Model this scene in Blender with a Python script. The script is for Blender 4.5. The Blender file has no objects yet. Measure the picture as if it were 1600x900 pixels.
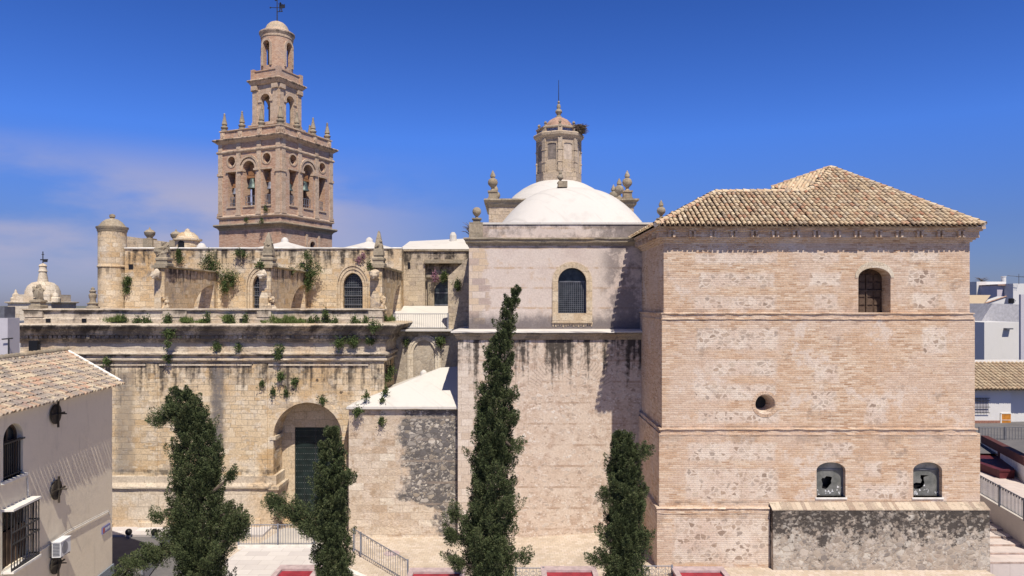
import bpy, bmesh, math, random
import numpy as np
from mathutils import Vector, Matrix
random.seed(11); RNG = np.random.default_rng(5)
SC = bpy.context.scene
COL = SC.collection
F, CH, V0 = 1130.0, 13.6, 476.0
def px(u, D): return (u-800.0)*D/F
def pz(v, D): return CH+(V0-v)*D/F
def P(u, v, D): return Vector((px(u, D), D, pz(v, D)))

# ------------------------------------------------------------------ camera, sky, sun, exposure
cam = bpy.data.cameras.new('camera'); camo = bpy.data.objects.new('camera', cam); COL.objects.link(camo)
camo.location = (0, 0, CH); camo.rotation_euler = (math.pi/2, 0, 0)
cam.lens = 36*F/1600; cam.sensor_width = 36; cam.shift_y = 26/1600
cam.clip_start = .1; cam.clip_end = 20000
SC.camera = camo
SUN = Vector((2.25, -7, 11)).normalized()
W = bpy.data.worlds.new('World'); SC.world = W; W.use_nodes = True
wt = W.node_tree; wt.nodes.clear()
def wn(t, **k):
    n = wt.nodes.new(t)
    for a, b in k.items(): setattr(n, a, b)
    return n
sky = wn('ShaderNodeTexSky', sky_type='NISHITA', sun_disc=False, sun_elevation=math.asin(SUN.z),
         sun_rotation=math.atan2(SUN.x, SUN.y), altitude=200, air_density=1.0, dust_density=.25, ozone_density=3.2)
def wmath(op, a, b=None, c=None):
    n = wn('ShaderNodeMath', operation=op)
    for i, q in enumerate((a, b, c)):
        if q is None: continue
        if hasattr(q, 'node'): wt.links.new(q, n.inputs[i])
        else: n.inputs[i].default_value = q
    return n.outputs[0]
def wstep(x, a, b):
    n = wn('ShaderNodeMapRange', interpolation_type='SMOOTHSTEP'); wt.links.new(x, n.inputs[0])
    n.inputs[1].default_value = a; n.inputs[2].default_value = b
    return n.outputs[0]
tc = wn('ShaderNodeTexCoord'); sp = wn('ShaderNodeSeparateXYZ'); wt.links.new(tc.outputs['Generated'], sp.inputs[0])
dx, dy, dz = sp.outputs
mp = wn('ShaderNodeMapping'); wt.links.new(tc.outputs['Generated'], mp.inputs[0]); mp.inputs['Scale'].default_value = (3.2, 3.2, 9.5)
mp.inputs['Location'].default_value = (.35, .1, .2)
cn = wn('ShaderNodeTexNoise'); wt.links.new(mp.outputs[0], cn.inputs['Vector'])
cn.inputs['Scale'].default_value = 1.15; cn.inputs['Detail'].default_value = 8; cn.inputs['Roughness'].default_value = .52
az = wmath('DIVIDE', dx, wmath('MAXIMUM', dy, .05))
band = wmath('MULTIPLY', wstep(dz, -.02, .08), wmath('SUBTRACT', 1, wstep(dz, .12, .215)))
side = wmath('SUBTRACT', 1, wstep(az, -.36, .0))
cl = wmath('MULTIPLY', wmath('MULTIPLY', wstep(cn.outputs[0], .30, .60), band), wmath('MULTIPLY', side, .95))
# tune of the sky's own colour: the photo's air is a deep, dry blue down to the horizon
tint = wn('ShaderNodeValToRGB'); wt.links.new(dz, tint.inputs[0])
cr = tint.color_ramp; cr.elements[0].position = 0.0; cr.elements[0].color = (.262, .292, .52, 1)
cr.elements[1].position = .75; cr.elements[1].color = (.08, .15, .30, 1)
e = cr.elements.new(.1); e.color = (.285, .365, .69, 1)
e = cr.elements.new(.22); e.color = (.30, .53, 1.12, 1)
e = cr.elements.new(.40); e.color = (.20, .39, .88, 1)
mul = wn('ShaderNodeMix', data_type='RGBA', blend_type='MULTIPLY'); mul.inputs[0].default_value = 1
wt.links.new(sky.outputs[0], mul.inputs[6]); wt.links.new(tint.outputs[0], mul.inputs[7])
cm = wn('ShaderNodeMix', data_type='RGBA'); wt.links.new(cl, cm.inputs[0]); wt.links.new(mul.outputs[2], cm.inputs[6])
cm.inputs[7].default_value = (3.4, 3.35, 4.6, 1)
bg = wn('ShaderNodeBackground'); wt.links.new(cm.outputs[2], bg.inputs[0]); bg.inputs[1].default_value = .118
wo = wn('ShaderNodeOutputWorld'); wt.links.new(bg.outputs[0], wo.inputs[0])
sl = bpy.data.lights.new('sun', 'SUN'); sl.energy = 5.0; sl.angle = math.radians(.5); sl.color = (1, .925, .80)
so = bpy.data.objects.new('sun', sl); COL.objects.link(so); so.rotation_euler = (-SUN).to_track_quat('-Z', 'Y').to_euler()
so.location = SUN*120
SC.view_settings.view_transform = 'Standard'; SC.view_settings.look = 'None'
SC.view_settings.exposure = .12; SC.view_settings.gamma = 1
SC.cycles.max_bounces = 5; SC.cycles.diffuse_bounces = 2; SC.cycles.transparent_max_bounces = 6

# ------------------------------------------------------------------ node material helper
class G:
    def __init__(s, name):
        s.m = bpy.data.materials.new(name); s.m.use_nodes = True; s.t = s.m.node_tree; s.t.nodes.clear()
        s._p = None
    def n(s, t, ins=None, **k):
        nd = s.t.nodes.new(t)
        for a, b in k.items(): setattr(nd, a, b)
        for a, b in (ins or {}).items():
            if b is None: continue
            if hasattr(b, 'node'): s.t.links.new(b, nd.inputs[a])
            else:
                if isinstance(b, (tuple, list)) and len(b) == 3 and nd.inputs[a].type == 'RGBA': b = (*b, 1)
                nd.inputs[a].default_value = b
        return nd
    def pos(s, obj=False):
        if obj: return s.n('ShaderNodeTexCoord').outputs['Object']
        if s._p is None: s._p = s.n('ShaderNodeNewGeometry').outputs['Position']
        return s._p
    def isl(s): return s.n('ShaderNodeNewGeometry').outputs['Random Per Island']
    def ma(s, op, a, b=None, c=None, clamp=False): return s.n('ShaderNodeMath', {0: a, 1: b, 2: c}, operation=op, use_clamp=clamp).outputs[0]
    def sep(s, v): return s.n('ShaderNodeSeparateXYZ', {0: v}).outputs
    def comb(s, x, y, z=0.0): return s.n('ShaderNodeCombineXYZ', {0: x, 1: y, 2: z}).outputs[0]
    def noise(s, v, sc, det=4, ro=.55, dist=0): return s.n('ShaderNodeTexNoise', {'Vector': v, 'Scale': sc, 'Detail': det, 'Roughness': ro, 'Distortion': dist}).outputs[0]
    def vor(s, v, sc, feature='F1', rnd=1): return s.n('ShaderNodeTexVoronoi', {'Vector': v, 'Scale': sc, 'Randomness': rnd}, feature=feature).outputs
    def st(s, x, a, b): return s.n('ShaderNodeMapRange', {0: x, 1: a, 2: b}, interpolation_type='SMOOTHSTEP').outputs[0]
    def ramp(s, f, stops):
        r = s.n('ShaderNodeValToRGB', {0: f}); el = r.color_ramp.elements
        while len(el) < len(stops): el.new(.5)
        for e, (p, c) in zip(el, stops): e.position = p; e.color = (*c, 1)
        return r.outputs[0]
    def mix(s, f, a, b, mode='MIX'): return s.n('ShaderNodeMix', {0: f, 6: a, 7: b}, data_type='RGBA', blend_type=mode).outputs[2]
    def add3(s, v, f, amt):   # distort a vector by a scalar field
        o = s.n('ShaderNodeVectorMath', {0: v, 1: s.comb(s.ma('MULTIPLY', s.ma('SUBTRACT', f, .5), amt), s.ma('MULTIPLY', s.ma('SUBTRACT', f, .5), amt*.6))}, operation='ADD')
        return o.outputs[0]
    def wall(s, obj=False):
        p = s.pos(obj); x, y, z = s.sep(p); u = s.ma('ADD', x, y)
        return p, u, z, s.comb(u, z)
    def bricks(s, v, bw, bh, ms=.012, sm=.2, off=.5):
        return s.n('ShaderNodeTexBrick', {'Vector': v, 'Color1': (0, 0, 0), 'Color2': (1, 1, 1), 'Mortar': (.5, .5, .5), 'Scale': 1.0, 'Mortar Size': ms, 'Mortar Smooth': sm, 'Brick Width': bw, 'Row Height': bh}, offset=off).outputs
    def streaks(s, u, z, ledges, sc=1.0, seed=0.0, t0=.73, tk=.30):   # rain-borne black crust running down from ledges
        nz = s.noise(s.comb(s.ma('MULTIPLY', u, 1.5*sc), s.ma('MULTIPLY', z, .11), seed), 1, 5, .62)
        fine = s.noise(s.comb(u, z, seed+3), 3.2, 5, .65)
        tot = None
        for zt, ln, amt in ledges:
            m = s.ma('MULTIPLY', s.st(z, zt-ln, zt), s.ma('LESS_THAN', z, zt+.02))
            thr = s.ma('SUBTRACT', t0, s.ma('MULTIPLY', m, tk))
            k = s.st(s.ma('ADD', s.ma('MULTIPLY', nz, .72), s.ma('MULTIPLY', fine, .28)), thr, s.ma('ADD', thr, .14))
            k = s.ma('MULTIPLY', s.ma('MULTIPLY', k, s.st(m, 0, .18)), amt)
            tot = k if tot is None else s.ma('MAXIMUM', tot, k)
        return tot
    def done(s, col, rough=.9, h=None, bs=.5, bd=.03, spec=.15, **ex):
        ins = {'Base Color': col, 'Roughness': rough, 'Specular IOR Level': spec}; ins.update(ex)
        if h is not None: ins['Normal'] = s.n('ShaderNodeBump', {'Height': h, 'Strength': bs, 'Distance': bd}).outputs[0]
        b = s.n('ShaderNodeBsdfPrincipled', ins); o = s.n('ShaderNodeOutputMaterial', {0: b.outputs[0]})
        return s.m
    def rect(s, x, z, r, so):
        x0, x1, z0, z1 = r
        m = s.ma('MINIMUM', s.ma('MINIMUM', s.ma('SUBTRACT', x, x0), s.ma('SUBTRACT', x1, x)), s.ma('MINIMUM', s.ma('SUBTRACT', z, z0), s.ma('SUBTRACT', z1, z)))
        return s.st(m, 0, so)

M = {}
def plain(name, col, rough=.8, var=.25, sc=3, obj=True, metallic=0, spec=.3, bs=.25):
    g = G(name); p = g.pos(obj); f = g.noise(p, sc, 5, .6)
    c = g.mix(g.st(f, .3, .72), tuple(x*(1-var) for x in col), tuple(min(1, x*(1+var)) for x in col))
    M[name] = g.done(c, rough, f, bs, .02, spec, Metallic=metallic)

DARK = (.055, .047, .042)
def ashlar(name, cols, bw=.8, bh=.37, ledges=(), obj=False, crust=.3, plaster=.35, pcol=(.60, .53, .44), mort=(.44, .365, .28), streaksc=1.0, ochre=.3, columns=(), shade_band=None):
    g = G(name); p, u, z, v = g.wall(obj)
    wob = g.noise(p, .9, 3)
    v2 = g.add3(v, wob, .09)
    big = g.noise(p, .27, 6, .6); mid = g.noise(p, 1.3, 6, .65); fine = g.noise(p, 9, 5, .65)
    ba = g.bricks(v2, bw, bh, .014, .35); bb = g.bricks(v2, bw*.62, bh*.78, .016, .4, .37)
    sel = g.ma('GREATER_THAN', g.noise(g.comb(g.ma('MULTIPLY', u, .35), g.ma('MULTIPLY', z, .8), 5.0), 1, 3, .6), .53)
    b = [g.mix(sel, ba[0], bb[0]), g.sep(g.mix(sel, ba[1], bb[1]))[0]]
    worn = g.st(g.noise(p, .6, 5, .7), .36, .62)
    b[1] = g.ma('MULTIPLY', b[1], g.ma('ADD', .15, g.ma('MULTIPLY', worn, .85)))
    c = g.ramp(b[0], [(i/(len(cols)-1), q) for i, q in enumerate(cols)])
    c = g.mix(g.ma('MULTIPLY', g.st(big, .5, .64), ochre), c, (.56, .38, .20))
    c = g.mix(g.ma('MULTIPLY', g.st(mid, .52, .66), plaster), c, pcol)
    c = g.mix(g.st(b[1], .15, .9), c, mort)
    pit = g.vor(g.comb(u, z), 5.5)[0]
    c = g.mix(g.ma('MULTIPLY', g.st(g.ma('MULTIPLY', pit, 1), .16, .04), g.st(mid, .45, .6)), c, (.17, .13, .10))
    cru = g.ma('MULTIPLY', g.st(g.ma('ADD', g.ma('MULTIPLY', big, .4), g.ma('MULTIPLY', g.noise(p, 2.1, 7, .7, .4), .6)), .535, .66), crust)
    c = g.mix(cru, c, (.15, .13, .115))
    if ledges:
        c = g.mix(g.streaks(u, z, ledges, streaksc), c, DARK)
    if shade_band:  # dark band painted in to deepen the shade under a cornice
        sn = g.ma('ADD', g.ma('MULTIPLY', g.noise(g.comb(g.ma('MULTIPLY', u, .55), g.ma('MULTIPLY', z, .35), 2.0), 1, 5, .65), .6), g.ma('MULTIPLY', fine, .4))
        c = g.mix(g.ma('MULTIPLY', g.ma('MULTIPLY', g.st(z, shade_band[0], shade_band[0]+.3), g.st(z, shade_band[1]+.03, shade_band[1])), g.ma('MULTIPLY', g.st(sn, .40, .54), shade_band[2])), c, (.085, .074, .066))
    if name == 'aisle_ashlar':
        hv = g.vor(g.add3(g.comb(u, z), fine, .3), 1.9); hr = g.sep(hv[1])
        reg = g.rect(u, z, (px(404, 46)+46, px(552, 46)+46, 7.3, 9.9), .6)
        hole = g.ma('MULTIPLY', g.ma('MULTIPLY', g.st(hv[0], .24, .17), g.ma('GREATER_THAN', hr[0], .52)), reg)
        c = g.mix(g.ma('MULTIPLY', hole, .9), c, (.10, .075, .055))
    for r, amt in columns:   # old run-off stains with a place of their own
        xx = g.ma('ADD', u, g.ma('MULTIPLY', g.ma('SUBTRACT', mid, .5), .9))
        c = g.mix(g.ma('MULTIPLY', g.ma('MULTIPLY', g.rect(xx, z, r, .5), g.st(g.ma('ADD', g.ma('MULTIPLY', fine, .5), g.ma('MULTIPLY', mid, .5)), .30, .52)), amt), c, (.20, .178, .165))
    c = g.mix(g.st(fine, .2, .8), g.mix(1, c, (.70, .68, .66), 'MULTIPLY'), g.mix(1, c, (1.16, 1.16, 1.15), 'MULTIPLY'))
    h = g.ma('ADD', g.ma('MULTIPLY', b[1], -1.0), g.ma('ADD', g.ma('MULTIPLY', fine, .35), g.ma('MULTIPLY', mid, .8)))
    M[name] = g.done(c, .95, h, .75, .05)

GOLD = [(.55, .395, .235), (.67, .53, .36), (.74, .63, .48), (.60, .46, .30), (.70, .555, .38), (.50, .41, .31)]
ashlar('aisle_ashlar', GOLD, ledges=[(9.9, 5.5, .9), (10.45, .6, .8), (13.2, 1.0, .75), (3.1, .9, .7)], plaster=.8, pcol=(.68, .59, .48), crust=.5, ochre=.75, columns=[((px(324, 46)+46, px(356, 46)+46, 4.2, 10.4), 1.0), ((px(175, 46)+46, px(215, 46)+46, 2.6, 9.6), .6), ((px(250, 46)+46, px(262, 46)+46, 6, 10), .6), ((px(395, 46)+46, px(404, 46)+46, 5, 10), .5), ((px(640, 46)+46, px(660, 46)+46, 3, 9), .3)])
ashlar('plinth_plaster', [(.62, .53, .42), (.66, .57, .46), (.6, .5, .38)], 1.3, .8, plaster=.8, crust=.12, pcol=(.68, .60, .50), ochre=.5, ledges=[(2.25, .5, .5)])
ashlar('cornice_stone', [(.52, .44, .35), (.60, .52, .42), (.46, .38, .30)], 1.1, .9, crust=.8, plaster=.4, ochre=.4, ledges=[(12.3, 1.3, 1.0), (10.45, .5, .9), (13.25, .8, .8)], streaksc=.45, shade_band=(11.0, 12.25, .85))  # extra crust and dark band put the soffit shade into the colour
ashlar('nave_ashlar', GOLD, .85, .42, ledges=[(18.0, 4.0, .95)], plaster=.7, crust=.65, ochre=.9)
ashlar('turret_stone', GOLD, .85, .42, ledges=[(19.4, 1.4, .7), (16.5, 1.6, .6)], plaster=.6, crust=.4, ochre=.8)
ashlar('buttress_stone', GOLD, .7, .36, ledges=[(16.2, 2.6, .9)], crust=.75, plaster=.8, pcol=(.42, .36, .32), streaksc=1.6)
ashlar('stained_stone', [(.46, .38, .29), (.58, .48, .36), (.4, .33, .27)], .8, .42, ledges=[(17.9, 5.5, .95)], crust=.75, plaster=.4, streaksc=.8)
ashlar('grey_stone', [(.30, .255, .19), (.38, .32, .24), (.25, .215, .165)], .9, .5, crust=.75, plaster=.2, obj=True)
ashlar('lantern_stone', [(.50, .40, .29), (.56, .45, .34), (.42, .34, .27)], .8, .5, crust=.35, plaster=.3, obj=True)
ashlar('tower_stone', [(.54, .405, .30), (.63, .49, .375), (.47, .34, .25)], .7, .4, crust=.75, plaster=.45, pcol=(.60, .48, .38), obj=True, ochre=.2, ledges=[(30.75, .6, .8), (37.35, .6, .8), (29.5, .4, .5), (42.6, .6, .7)])
ashlar('pale_stone', [(.62, .54, .44), (.70, .62, .51), (.58, .48, .36)], 1.2, .6, crust=.28, plaster=.3)

def tower_brick():
    g = G('tower_brick'); p, u, z, v = g.wall(True)
    b = g.bricks(v, .30, .085, .014, .2)
    c = g.ramp(b[0], [(0, (.36, .185, .115)), (.5, (.48, .28, .18)), (1, (.58, .39, .27))])
    c = g.mix(g.ma('MULTIPLY', g.st(b[1], .3, .9), .7), c, (.55, .46, .38))
    big = g.noise(p, .45, 6, .65); row = g.noise(g.comb(g.ma('MULTIPLY', u, .5), g.ma('MULTIPLY', z, 5)), 1, 4, .6)
    c = g.mix(g.ma('MULTIPLY', g.st(row, .45, .7), .5), c, (.58, .44, .33))
    c = g.mix(g.ma('MULTIPLY', g.streaks(u, z, [(22.4, .9, .8), (31.6, .9, .7), (21.2, 2, .5)], 1.2, 9.0), .9), c, (.13, .10, .09))
    c = g.mix(g.ma('MULTIPLY', g.st(big, .5, .68), .6), c, (.42, .35, .30))
    c = g.mix(g.ma('MULTIPLY', g.st(g.noise(p, 1.6, 6, .7), .58, .72), .6), c, (.20, .16, .14))
    M['tower_brick'] = g.done(c, .95, g.ma('ADD', g.ma('MULTIPLY', b[1], -.5), row), .5, .03)
tower_brick()

def brick_house(name, rects, rub_amt=1.0, ledges=()):
    g = G(name); p, u, z, v = g.wall()
    x, y, _ = g.sep(p)
    wob = g.noise(p, .7, 3); v2 = g.add3(v, wob, .05)
    b = g.bricks(v2, .42, .098, .016, .3)
    c = g.ramp(b[0], [(0, (.40, .24, .15)), (.35, (.55, .375, .255)), (.7, (.635, .47, .34)), (1, (.73, .60, .475))])
    row = g.noise(g.comb(g.ma('MULTIPLY', u, .45), g.ma('MULTIPLY', z, 7)), 1, 4, .65)
    c = g.mix(g.ma('MULTIPLY', g.st(row, .5, .68), .5), c, (.70, .585, .475))
    c = g.mix(g.ma('MULTIPLY', g.st(row, .48, .3), .65), c, (.40, .25, .17))
    c = g.mix(g.ma('MULTIPLY', g.st(b[1], .25, .95), .55), c, (.66, .55, .43))
    big = g.noise(p, .22, 5, .6)
    c = g.mix(g.ma('MULTIPLY', g.st(big, .42, .6), .45), c, (.60, .41, .28))
    c = g.mix(g.ma('MULTIPLY', g.st(g.noise(p, .35, 5, .65), .53, .42), .45), c, (.63, .505, .42))
    pl = g.ma('MULTIPLY', g.st(g.noise(p, .5, 6, .7), .56, .64), .85)
    c = g.mix(pl, c, (.68, .57, .485))
    # rubble panels between brick courses
    edge = g.noise(p, 2.3, 4, .7)
    xe = g.ma('ADD', x, g.ma('MULTIPLY', g.ma('SUBTRACT', edge, .5), .5)); ze = g.ma('ADD', z, g.ma('MULTIPLY', g.ma('SUBTRACT', edge, .5), .35))
    mask = None
    for r in rects:
        q = g.rect(xe, ze, r, .22); mask = q if mask is None else g.ma('MAXIMUM', mask, q)
    if mask is not None: mask = g.ma('MULTIPLY', mask, g.st(g.noise(p, 1.0, 5, .7), .18, .38))
    vv = g.comb(u, g.ma('MULTIPLY', z, 1.35)); vv = g.add3(vv, g.noise(p, 3, 3), .35)
    d = g.vor(vv, 3.3); e = g.vor(vv, 3.3, 'DISTANCE_TO_EDGE')
    rc = g.sep(d[1])
    stone = g.ramp(rc[1], [(0, (.29, .215, .17)), (.35, (.45, .335, .255)), (.7, (.60, .49, .39)), (1, (.36, .29, .245))])
    sm = g.ma('MULTIPLY', g.st(e[0], .07, .16), g.ma('MULTIPLY', g.ma('GREATER_THAN', rc[0], .42), g.ma('ADD', .55, g.ma('MULTIPLY', rc[2], .45))))
    base = g.mix(g.st(g.noise(p, .8, 5, .65), .35, .65), (.64, .505, .41), (.72, .615, .52))
    rub = g.mix(sm, base, stone)
    if mask is not None: c = g.mix(g.ma('MULTIPLY', mask, rub_amt), c, rub)
    if ledges: c = g.mix(g.ma('MULTIPLY', g.streaks(u, z, ledges, .7, 4.0), .8), c, (.16, .125, .11))
    fine = g.noise(p, 11, 4, .6)
    c = g.mix(g.st(fine, .2, .8), g.mix(1, c, (.82, .81, .8), 'MULTIPLY'), g.mix(1, c, (1.1, 1.1, 1.1), 'MULTIPLY'))
    c = g.mix(g.ma('MULTIPLY', g.st(g.noise(p, 1.1, 6, .72), .57, .7), .6), c, (.28, .21, .17))
    h = g.ma('ADD', g.ma('MULTIPLY', b[1], -.7), g.ma('ADD', g.ma('MULTIPLY', fine, .5), g.ma('MULTIPLY', edge, .6)))
    M[name] = g.done(c, .95, h, .7, .04)
def rr(u0, u1, v0, v1, D=37.6): return (px(u0, D), px(u1, D), pz(v1, D), pz(v0, D))
brick_house('sacristy_brick', [rr(*q) for q in [(1083, 1219, 393, 415), (1090, 1214, 423, 452), (1083, 1216, 459, 487), (1266, 1316, 393, 413), (1263, 1317, 422, 449), (1270, 1312, 457, 486),
    (1421, 1472, 391, 411), (1416, 1467, 419, 449), (1424, 1470, 455, 485), (1085, 1218, 510, 549), (1098, 1216, 558, 590), (1082, 1214, 597, 629), (1086, 1220, 638, 664),
    (1438, 1482, 508, 556), (1268, 1312, 566, 600), (1264, 1310, 608, 645), (1348, 1388, 618, 664)]], ledges=[(7.3, .8, .5), (13.35, .6, .4)])
brick_house('sacristy_lower_brick', [rr(*q) for q in [(1070, 1214, 688, 722), (1068, 1216, 728, 782), (1282, 1334, 688, 714), (1345, 1378, 718, 748), (1395, 1420, 730, 770), (1338, 1420, 752, 782)]], ledges=[(3.4, .35, .7), (6.8, .9, .4)])
brick_house('sacristy_base_rubble', [rr(1050, 1208, 806, 884, 37.3)], 1.0, ledges=[(2.9, 1.6, .35)])
brick_house('eave_brick', [])

def rubble(name, cols, mort, sc=1.7, ledges=(), dark=.0, split=None, bands=0, beige=None, white=.0, topdark=None):
    g = G(name); p, u, z, v = g.wall(); x, y, _ = g.sep(p)
    vv = g.comb(u, g.ma('MULTIPLY', z, 1.3)); vv = g.add3(vv, g.noise(p, 2.2, 4, .6), .5)
    d = g.vor(vv, sc); e = g.vor(vv, sc, 'DISTANCE_TO_EDGE'); rc = g.sep(d[1])
    d2 = g.vor(vv, sc*2.6); e2 = g.vor(vv, sc*2.6, 'DISTANCE_TO_EDGE'); rc2 = g.sep(d2[1])
    c = g.ramp(rc[0], [(i/(len(cols)-1), q) for i, q in enumerate(cols)])
    small = g.ramp(rc2[0], [(i/(len(cols)-1), q) for i, q in enumerate(cols)])
    usesmall = g.ma('GREATER_THAN', rc[2], .5)
    c = g.mix(usesmall, c, small)
    ed = g.ma('ADD', g.ma('MULTIPLY', e[0], g.ma('SUBTRACT', 1, usesmall)), g.ma('MULTIPLY', g.ma('MULTIPLY', e2[0], 1.6), usesmall))
    c = g.mix(g.st(ed, .09, .03), c, mort)
    h = g.st(ed, 0, .2)
    fine = g.noise(p, 8, 5, .65); big = g.noise(p, .5, 6, .65)
    if dark:
        c = g.mix(g.ma('MULTIPLY', g.st(g.ma('ADD', g.ma('MULTIPLY', big, .55), g.ma('MULTIPLY', fine, .45)), .44, .6), dark), c, (.085, .075, .068))
    if white:
        c = g.mix(g.ma('MULTIPLY', g.st(g.noise(p, 1.4, 6, .7), .55, .62), white), c, (.62, .57, .50))
    if bands:
        zb = g.ma('FRACT', g.ma('DIVIDE', g.ma('ADD', z, g.ma('MULTIPLY', g.ma('SUBTRACT', fine, .5), .07)), bands))
        bm = g.ma('MULTIPLY', g.ma('MULTIPLY', g.st(zb, 0, .03), g.st(zb, .13, .10)), g.st(big, .35, .55))
        bb = g.bricks(v, .32, .08, .02)
        bc = g.ramp(bb[0], [(0, (.22, .17, .14)), (1, (.38, .29, .23))]); bc = g.mix(bb[1], bc, (.30, .26, .22))
        c = g.mix(g.ma('MULTIPLY', bm, .85), c, bc)
    if split is not None:   # dressed beige blocks left of x=split
        w2 = g.add3(v, g.noise(p, .9, 3), .12)
        b = g.bricks(w2, .95, .45, .02, .4)
        s2 = g.ramp(b[0], [(0, (.48, .365, .265)), (.3, (.64, .55, .45)), (.6, (.58, .46, .345)), (1, (.72, .64, .53))])
        s2 = g.mix(g.ma('MULTIPLY', g.st(g.noise(p, .7, 6, .7), .48, .62), .7), s2, (.66, .56, .47))
        s2 = g.mix(g.ma('MULTIPLY', b[1], .55), s2, (.40, .33, .27))
        s2 = g.mix(g.ma('MULTIPLY', g.st(g.noise(p, 1.2, 6, .72), .52, .64), .8), s2, (.40, .29, .20))
        low = g.st(z, 1.9, .9)
        xm = g.ma('ADD', g.ma('ADD', x, g.ma('MULTIPLY', g.ma('SUBTRACT', g.noise(p, .9, 5, .7), .5), 3.2)), g.ma('MULTIPLY', low, -2.2))
        c = g.mix(g.st(xm, split+.25, split-.25), c, s2)
    if topdark:
        nn = g.ma('ADD', g.ma('MULTIPLY', g.noise(g.comb(u, g.ma('MULTIPLY', z, .6)), .9, 6, .7), .5), g.ma('MULTIPLY', g.noise(p, 3.5, 5, .7), .5))
        th = g.ma('SUBTRACT', .575, g.ma('MULTIPLY', g.st(z, topdark[0]-.8, topdark[1]+.5), .165))
        c = g.mix(g.ma('MULTIPLY', g.ma('MULTIPLY', g.st(nn, th, g.ma('ADD', th, .07)), g.ma('ADD', .45, g.ma('MULTIPLY', g.ma('LESS_THAN', rc2[2], .72), .55))), .93), c, (.06, .052, .048))
    if ledges: c = g.mix(g.streaks(u, z, ledges, 1.1, 2.0), c, DARK)
    c = g.mix(g.st(fine, .2, .8), g.mix(1, c, (.78, .77, .76), 'MULTIPLY'), g.mix(1, c, (1.1, 1.1, 1.1), 'MULTIPLY'))
    M[name] = g.done(c, .95, g.ma('ADD', g.ma('MULTIPLY', h, .5), g.ma('MULTIPLY', fine, .5)), .5, .04)
rubble('lean_to_rubble', [(.11, .105, .105), (.20, .185, .18), (.14, .13, .13), (.55, .50, .44), (.17, .155, .15), (.40, .34, .27), (.66, .61, .54)], (.14, .128, .12), 3.0, dark=.4, split=px(628, 44.2), bands=1.32)
rubble('plinth_rubble', [(.30, .25, .21), (.45, .38, .31), (.56, .49, .42), (.24, .21, .19), (.60, .55, .48), (.38, .30, .24)], (.44, .37, .30), 2.9, dark=.35, white=.6, ledges=[(3.3, 3.0, .7)], topdark=(1.0, 2.3))
rubble('recess_rubble', [(.48, .40, .31), (.58, .50, .40), (.38, .32, .26), (.62, .55, .45)], (.50, .43, .35), 2.4, dark=.35, white=.3, ledges=[(11.7, .8, .8)])

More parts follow.
